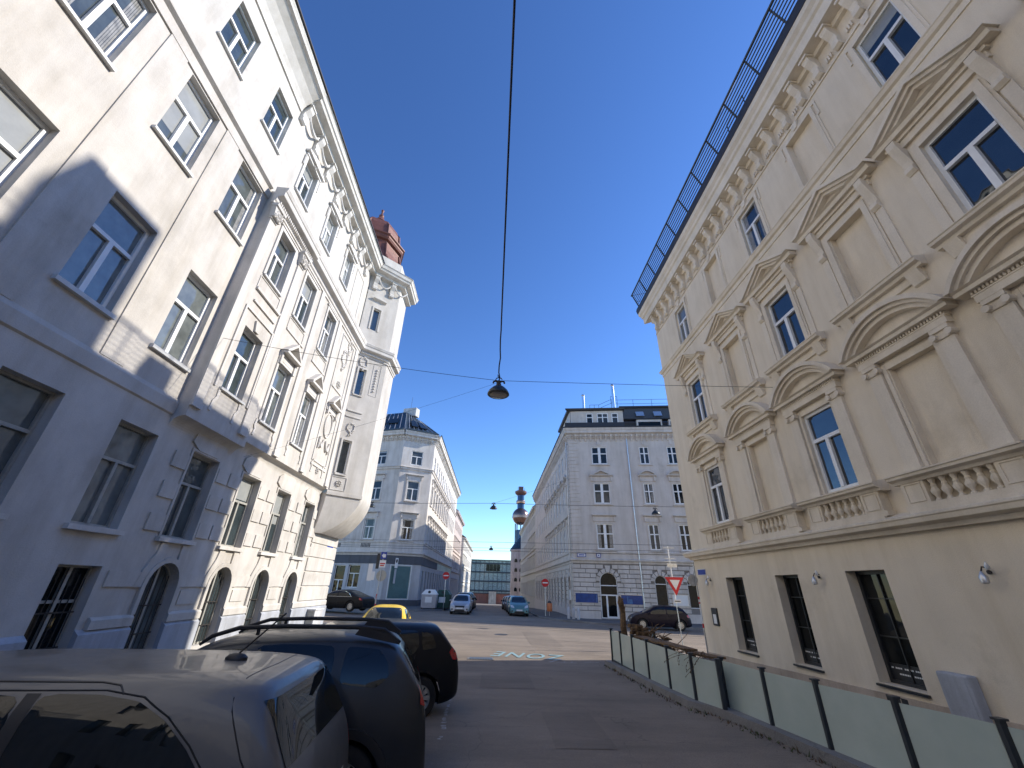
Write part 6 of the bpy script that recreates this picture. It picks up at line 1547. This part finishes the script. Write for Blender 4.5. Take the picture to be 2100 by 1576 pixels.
mb = MB(); FRT.box(mb, 7.93, 8.37, .41, 1.01, .20, .207); mb.build('door', 'plinth_grey', CB); mb = MB(); mb.tube([FRT.p(7.98, .36, .1), FRT.p(7.98, .0, .1)], .02, 6); mb.build('conduit', 'plinth_grey', CB)
NT = empty('paper_notice', (8.2, 11.78, 1.5), 0, 'white paper notice taped inside the second shop window', 'notice')
mb = MB(); FRT.box(mb, 11.66, 11.88, 1.40, 1.72, -.286, -.283); mb.build('sheet', 'sign_white', NT); mb = MB(); FRT.box(mb, 11.70, 11.84, 1.47, 1.58, -.283, -.281); mb.build('print', 'galvanised', NT)
def plate(name, fr, a, b, z0, z1, lab):
    t = empty(name, fr.p((a+b)/2, z0, .02), 0, lab, 'sign'); mb = MB(); fr.box(mb, a, b, z0, z1, .005, .02); mb.build('border', 'sign_white', t)
    mb = MB(); fr.box(mb, a+.02, b-.02, z0+.02, z1-.02, .02, .026); mb.build('panel', 'sign_blue', t)
plate('street_name_plate', FRT, 16.72, 17.38, 2.80, 3.02, 'plain blue street name plate on the beige building corner')
plate('street_name_plate', FL, 23.6, 24.5, 3.68, 3.98, 'plain blue street name plate on the white building corner')
UB = empty('utility_box', (-8.7, 23.3, 0), 0, 'low pale utility box at the foot of the white building corner', 'utility box')
mb = MB(); mb.box(-8.95, -8.5, 22.6, 23.6, .1, .95); mb.build('box_body', 'corner_base', UB); mb = MB(); mb.box(-8.99, -8.46, 22.56, 23.64, .95, 1.0); mb.build('lid', 'sign_white', UB); mb = MB(); mb.box(-8.9, -8.55, 22.58, 22.6, .2, .9); mb.build('door', 'old_frame', UB)
# ---------------- signs
def disc(mb, c, r, y0, y1, n=28):
    mb.lathe(c, [(r, y0), (r, y1)], n, axis='y')
def face(o_, x, y, z): pass
YS = empty('yield_sign', (8.15, 20, 0), 0, 'white and red triangular give way sign beside the beige corner', 'road sign')
px_, py_, pz_ = 8.27, 20.0, 2.42
def tri(mb, r, y0, y1, cz):
    v = [(px_-r*.866, y0, cz+r*.5), (px_+r*.866, y0, cz+r*.5), (px_, y0, cz-r)]; v2 = [(a, y1, c) for a, b, c in v]
    mb.add(v+v2, [(0, 1, 2), (3, 4, 5), (0, 1, 4, 3), (1, 2, 5, 4), (2, 0, 3, 5)])
mb = MB(); tri(mb, .50, py_-.02, py_, pz_+.12); pl_ = mb.build('sign_plate', 'sign_red', YS)
mb = MB(); tri(mb, .27, py_-.028, py_-.02, pz_+.12); mb.build('white_field', 'sign_white', pl_)
mb = MB(); mb.tube([(px_-.05, py_+.06, 1.9), (px_-.09, py_+.06, 4.1)], .032, 8); mb.build('upper_pole', 'sign_white', YS); mb = MB(); mb.tube([(px_+.0, py_+.06, g(8, 20)), (px_-.05, py_+.06, 1.95)], .02, 8); mb.build('lower_pole', 'galvanised', YS)
mb = MB(); mb.box(px_-.16, px_+.16, py_-.02, py_, 1.76, 1.88); q = mb.build('extra_plate', 'sign_white', YS); mb = MB(); mb.box(px_-.13, px_+.13, py_-.026, py_-.02, 1.80, 1.84); mb.build('bar_symbol', 'dark_frame', q)
mb = MB()
for z in (4.02, 3.55, 3.42): mb.box(px_-.33, px_+.2, py_+.02, py_+.05, z, z+.03)
mb.box(px_-.25, px_+.22, py_+.0, py_+.04, 3.2, 3.36); mb.build('bracket', 'galvanised', YS)
RP = empty('marker_pole', (7.9, 17.0, 0), 0, 'grey signpost with red and white bands and a round mirror by the beige corner', 'pole')
A0, A1 = Vector((7.93, 17.1, .1)), Vector((7.83, 16.9, 3.2)); seg = [0, .10, .30, .345, .40, .555, .57, .60, .63, 1]
for i in range(len(seg)-1):
    mb = MB(); mb.tube([A0.lerp(A1, seg[i]), A0.lerp(A1, seg[i+1])], .03, 8); mb.build('band', ['galvanised', 'galvanised', 'sign_red', 'sign_white', 'sign_white', 'sign_red', 'sign_white', 'sign_red', 'galvanised'][i], RP)
mb = MB(); mb.lathe((7.75, 17.0, 2.62), [(.20, -.02), (.21, 0), (.20, .03)], 20, axis='y'); mb.build('mirror', 'galvanised', RP)
def no_entry(x, y, z, lab, r=.34):
    t = empty('no_entry_sign', (x, y, 0), 0, lab, 'road sign', 'no entry signs')
    mb = MB(); mb.tube([(x, y+.05, g(x, y)), (x, y+.05, z+.35)], .032, 8); mb.build('pole', 'galvanised', t)
    mb = MB(); disc(mb, (x, y, z), r, -.012, .012); d = mb.build('disc', 'sign_red', t); mb = MB(); mb.box(x-r*.72, x+r*.72, y-.02, y-.012, z-r*.14, z+r*.14); mb.build('white_bar', 'sign_white', d)
no_entry(4.85, 41.2, 2.62, 'red no entry sign beside the grey corner building')
no_entry(-4.75, 45.3, 3.05, 'red no entry sign above the recycling bins')
t = empty('litter_bin', (5.25, 41.4, 0), 0, 'orange litter bin beside the right no entry signpost', 'litter bin')
mb = MB(); mb.lathe((5.25, 41.4, g(5, 41)+.12), [(.20, .35), (.24, .4), (.25, .95), (.20, 1.02), (.08, 1.08)], 14); mb.build('bin_body', 'orange_bin', t, True); mb = MB(); mb.lathe((5.25, 41.4, g(5, 41)+.12), [(.21, 1.0), (.15, 1.16), (.05, 1.2)], 14); mb.build('lid', 'dark_frame', t, True); mb = MB(); mb.tube([(5.25, 41.45, g(5, 41)), (5.25, 41.45, .6)], .03, 6); mb.build('stand', 'galvanised', t)
SG = empty('bus_stop_post', (-8.8, 35, 0), 0, 'signpost with blue and white plates above the yellow car', 'signpost')
sp = lambda px, py: None
mb = MB(); mb.tube([(-8.82, 35.05, .1), (-8.80, 35.05, 1.9)], .045, 8); mb.tube([(-8.80, 35.05, 1.9), (-8.75, 35.05, 4.3)], .035, 8); mb.build('pole', 'galvanised', SG)
for z in (.5, 1.15): mb = MB(); mb.tube([(-8.82, 35.05, z), (-8.81, 35.05, z+.3)], .048, 8); mb.build('red_band', 'sign_red', SG)
mb = MB(); mb.box(-8.95, -8.50, 34.98, 35.0, 3.92, 4.42); b1 = mb.build('blue_plate', 'sign_blue', SG); mb = MB(); mb.add([(-8.88, 34.97, 4.17), (-8.72, 34.97, 4.34), (-8.72, 34.97, 4.26), (-8.56, 34.97, 4.26), (-8.56, 34.97, 4.02), (-8.72, 34.97, 4.02), (-8.72, 34.97, 3.98)], [tuple(range(7))]); mb.build('arrow', 'sign_white', b1)
mb = MB(); mb.box(-8.97, -8.48, 34.98, 35.0, 3.30, 3.82); b2 = mb.build('white_plate', 'sign_white', SG); mb = MB(); mb.box(-8.92, -8.53, 34.97, 34.98, 3.54, 3.62); mb.box(-8.9, -8.6, 34.97, 34.98, 3.40, 3.48); mb.build('red_print', 'sign_red', b2)
mb = MB(); mb.lathe((-8.72, 35.15, 2.72), [(.40, -.01), (.40, .01)], 26, axis='y'); mb.build('round_sign_back', 'sign_back', SG)
mb = MB(); mb.box(-9.22, -9.02, 34.95, 35.1, 3.2, 4.3); mb.build('dark_box', 'dark_frame', SG)
mb = MB(); mb.box(-9.75, -9.42, 34.9, 35.02, 2.35, 3.55); w1 = mb.build('timetable_board', 'sign_white', SG); mb = MB(); mb.box(-9.45, -9.2, 34.95, 35.0, 2.4, 3.0); mb.build('side_plate', 'sign_white', SG)
BS = empty('wall_sign', (-10.9, 47.9, 4), 0, 'slim white bracket sign with black oval on the chamfered corner', 'sign')
mb = MB(); fc.box(mb, .95, 1.25, 3.7, 4.7, .3, .36); q = mb.build('panel', 'sign_white', BS); mb = MB(); fc.prism(mb, [(1.1+.09*math.cos(R(a)), 4.4+.2*math.sin(R(a))) for a in range(0, 360, 30)], .36, .37); mb.build('oval', 'dark_frame', q); mb = MB(); fc.box(mb, 1.0, 1.2, 2.2, 3.6, .3, .34); mb.build('lower_panel', 'plinth_grey', BS)
# recycling containers
def container(x, y, lab, body, top):
    t = empty('recycling_container', (x, y, 0), 0, lab, 'container', 'recycling containers'); z = g(x, y)+.12
    mb = MB(); w, d = .75, .6
    mb.hexa([(x-w*.92, y-d, z+.1), (x+w*.92, y-d, z+.1), (x+w*.92, y+d, z+.1), (x-w*.92, y+d, z+.1), (x-w, y-d, z+1.25), (x+w, y-d, z+1.25), (x+w, y+d, z+1.25), (x-w, y+d, z+1.25)]); b_ = mb.build('container_body', body, t)
    mb = MB(); mb.hexa([(x-w*1.04, y-d*1.06, z+1.25), (x+w*1.04, y-d*1.06, z+1.25), (x+w*1.04, y+d*1.06, z+1.25), (x-w*1.04, y+d*1.06, z+1.25), (x-w*.55, y-d*.7, z+1.68), (x+w*.55, y-d*.7, z+1.68), (x+w*.55, y+d*.7, z+1.68), (x-w*.55, y+d*.7, z+1.68)]); mb.build('lid', top, t)
    mb = MB(); q = Vector((x, y-d*.92, z+1.46)); mb.lathe(q, [(.13, -.03), (.13, .02)], 14, axis='y'); mb.build('slot', 'dark_frame', t)
    mb = MB(); mb.box(x-.35, x+.3, y-d-.012, y-d-.002, z+.55, z+1.05); mb.build('sticker', 'sign_white', t)
    for dx in (-.6, .6): mb = MB(); mb.box(x+dx-.08, x+dx+.08, y-d-.01, y-d+.3, z, z+.12); mb.build('foot', 'dark_frame', t)
container(-6.15, 45.2, 'pale recycling container with white lid and round slot', 'bin_body', 'sign_white')
container(-5.0, 46.6, 'dark green recycling container nearest the silver hatchback', 'bin_green', 'bin_green')
container(-5.1, 48.6, 'dark green recycling container, second from the silver hatchback', 'bin_green', 'bin_green')
# bollards by the grey corner
for k in range(3):
    x, y = 6.5+.35*k, 38.6-.35*k; mb = MB(); mb.lathe((x, y, g(x, y)+.1), [(.11, 0), (.11, .75), (.07, .85), (.02, .88)], 10)
    o = mb.build('bollard', 'corner_base', None, True, loc=(x, y, 0)); tag(o, ['pale stone bollard, leftmost of the three at the grey corner', 'pale stone bollard, middle of the three at the grey corner', 'pale stone bollard, rightmost of the three at the grey corner'][k], 'bollard', 'bollards at the grey corner')
# ---------------- hanging street lamps and span wires
def sag(a, b, s=.25, n=18):
    a, b = Vector(a), Vector(b); return [a.lerp(b, k/n)-Vector((0, 0, s*4*(k/n)*(1-k/n))) for k in range(n+1)]
def wire(a, b, r, lab, s=.2, grp='overhead wires'):
    m0 = (Vector(a)+Vector(b))/2; mb = MB(); mb.tube(sag(a, b, s), r, 5); o = mb.build('overhead_wire', 'cable_black', loc=tuple(m0)); tag(o, lab, 'wire', grp); return o
def hang_lamp(x, y, z, r, lab):
    t = empty('street_lamp', (x, y, z), 0, lab, 'street lamp', 'street lamps hung on wires')
    mb = MB(); mb.lathe((x, y, z), [(.04*r, .98*r), (.22*r, .92*r), (.55*r, .70*r), (.85*r, .38*r), (1.0*r, .08*r), (1.0*r, 0), (.96*r, -.04*r)], 24); mb.build('lamp_shade', 'lamp_shade', t, True)
    mb = MB(); mb.lathe((x, y, z), [(.78*r, -.06*r), (.66*r, -.12*r), (.3*r, -.17*r), (.02, -.18*r)], 20); mb.build('diffuser', 'lamp_lens', t, True)
    mb = MB(); mb.lathe((x, y, z+.9*r), [(.25*r, 0), (.22*r, .22*r), (.10*r, .25*r), (.10*r, .5*r)], 10)
    for s_ in (-1, 1): mb.tube([(x, y, z+1.2*r), (x+s_*.3*r, y, z+1.38*r), (x+s_*.48*r, y, z+1.32*r), (x+s_*.52*r, y, z+1.15*r)], .09*r, 5)
    mb.tube([(x+.3*r*math.cos(q*.8), y, z+1.55*r+.2*r*math.sin(q*.8)) for q in range(8)], .05*r, 5)
    mb.build('hanger', 'iron', t)
LX, LY, LZ = -.07, 10.6, 7.30
hang_lamp(LX, LY, LZ-.1, .32, 'dark bell shaped street lamp hanging nearest, centre of the sky')
wire((-8.65, 10.75, 8.81), (LX, LY, LZ+.36), .007, 'thin span wire from the white building to the nearest lamp', .1)
wire((LX, LY, LZ+.36), (8.2, 10.5, 7.78), .007, 'thin span wire from the nearest lamp to the beige building', .02)
wire((LX, LY, LZ+.30), (-8.6, 13.6, 5.9), .003, 'fine stay wire running down left from the nearest lamp', .1)
mb = MB(); pts = [Vector((LX, LY, LZ+.36))]; rs = random.Random(4)
P0 = Vector((LX, LY, LZ+.36)); P1 = Vector((-.01, -6, 10.9))
for k in range(31):
    t_ = (k/30)**1.6; q = P0.lerp(P1, t_)-Vector((0, 0, .0)); 
    wz = max(0, 1-t_*9)*.025; pts.append(q+Vector((math.sin(k*1.9)*wz, 0, .30*math.sin(math.pi*min(1, t_*14))*0+.42*(1-math.exp(-t_*25)))))
mb.tube(pts, .019, 6)
for k in range(3): mb.tube([pts[2]+Vector((0, 0, .02*k)), pts[2]+Vector((-.07, 0, .05+.03*k))], .008, 4)
o = mb.build('lamp_cable', 'cable_black', loc=(LX, 2, 9)); tag(o, 'thick black power cable running overhead to the nearest lamp', 'cable', 'overhead wires')
def onY(px, py, Y):
    r = _x*(px-CX)+0*_x if 0 else None
    v = Vector((px-CX, -(py-CY), -FPX)); d = Vector((_x.dot(v), _y.dot(v), _z.dot(v))); return Vector((0, 0, CAMH))+d*(Y/d.y)
a0, a1 = onY(690, 1030, 34.5), onY(1425, 1045, 29); 
l1, l2, l3 = onY(762, 1040, 34.2), onY(1012, 1044, 32), onY(1345, 1055, 30)
wire(tuple(a0), tuple(l2+Vector((0, 0, .42))), .014, 'span wire from the left over the crossing to the middle small lamp', .05); wire(tuple(l2+Vector((0, 0, .42))), tuple(a1+Vector((1.6, 0, .2))), .014, 'span wire from the middle small lamp toward the grey building', .05)
hang_lamp(*l1, .27, 'small hanging street lamp in front of the pale corner building'); hang_lamp(*l2, .28, 'small hanging street lamp left of the copper globe chimney'); hang_lamp(*l3, .30, 'small hanging street lamp in front of the grey building windows')
wire(tuple(l2+Vector((0, 0, .42))), (7.3, 44, 12.8), .008, 'fine stay wire rising right from the middle small lamp', .05)
l4 = onY(1007, 1128, 62); hang_lamp(*l4, .33, 'tiny distant street lamp over the far street')
mb = MB(); mb.tube([tuple(l4), (l4.x-.3, l4.y, g(0, 62))], .03, 6) if 0 else None
for k, (ya, yb, ye) in enumerate(((1104, 1101, 1120), (1116, 1114, 1132), (1119, 1119, 1141))):
    wire(tuple(onY(640, ya, 41+k*.7)), tuple(onY(1475, ye, 30+k*.7)), .012, ['upper tram contact wire over the crossing', 'middle tram contact wire over the crossing', 'lowest tram contact wire over the crossing'][k], .05)
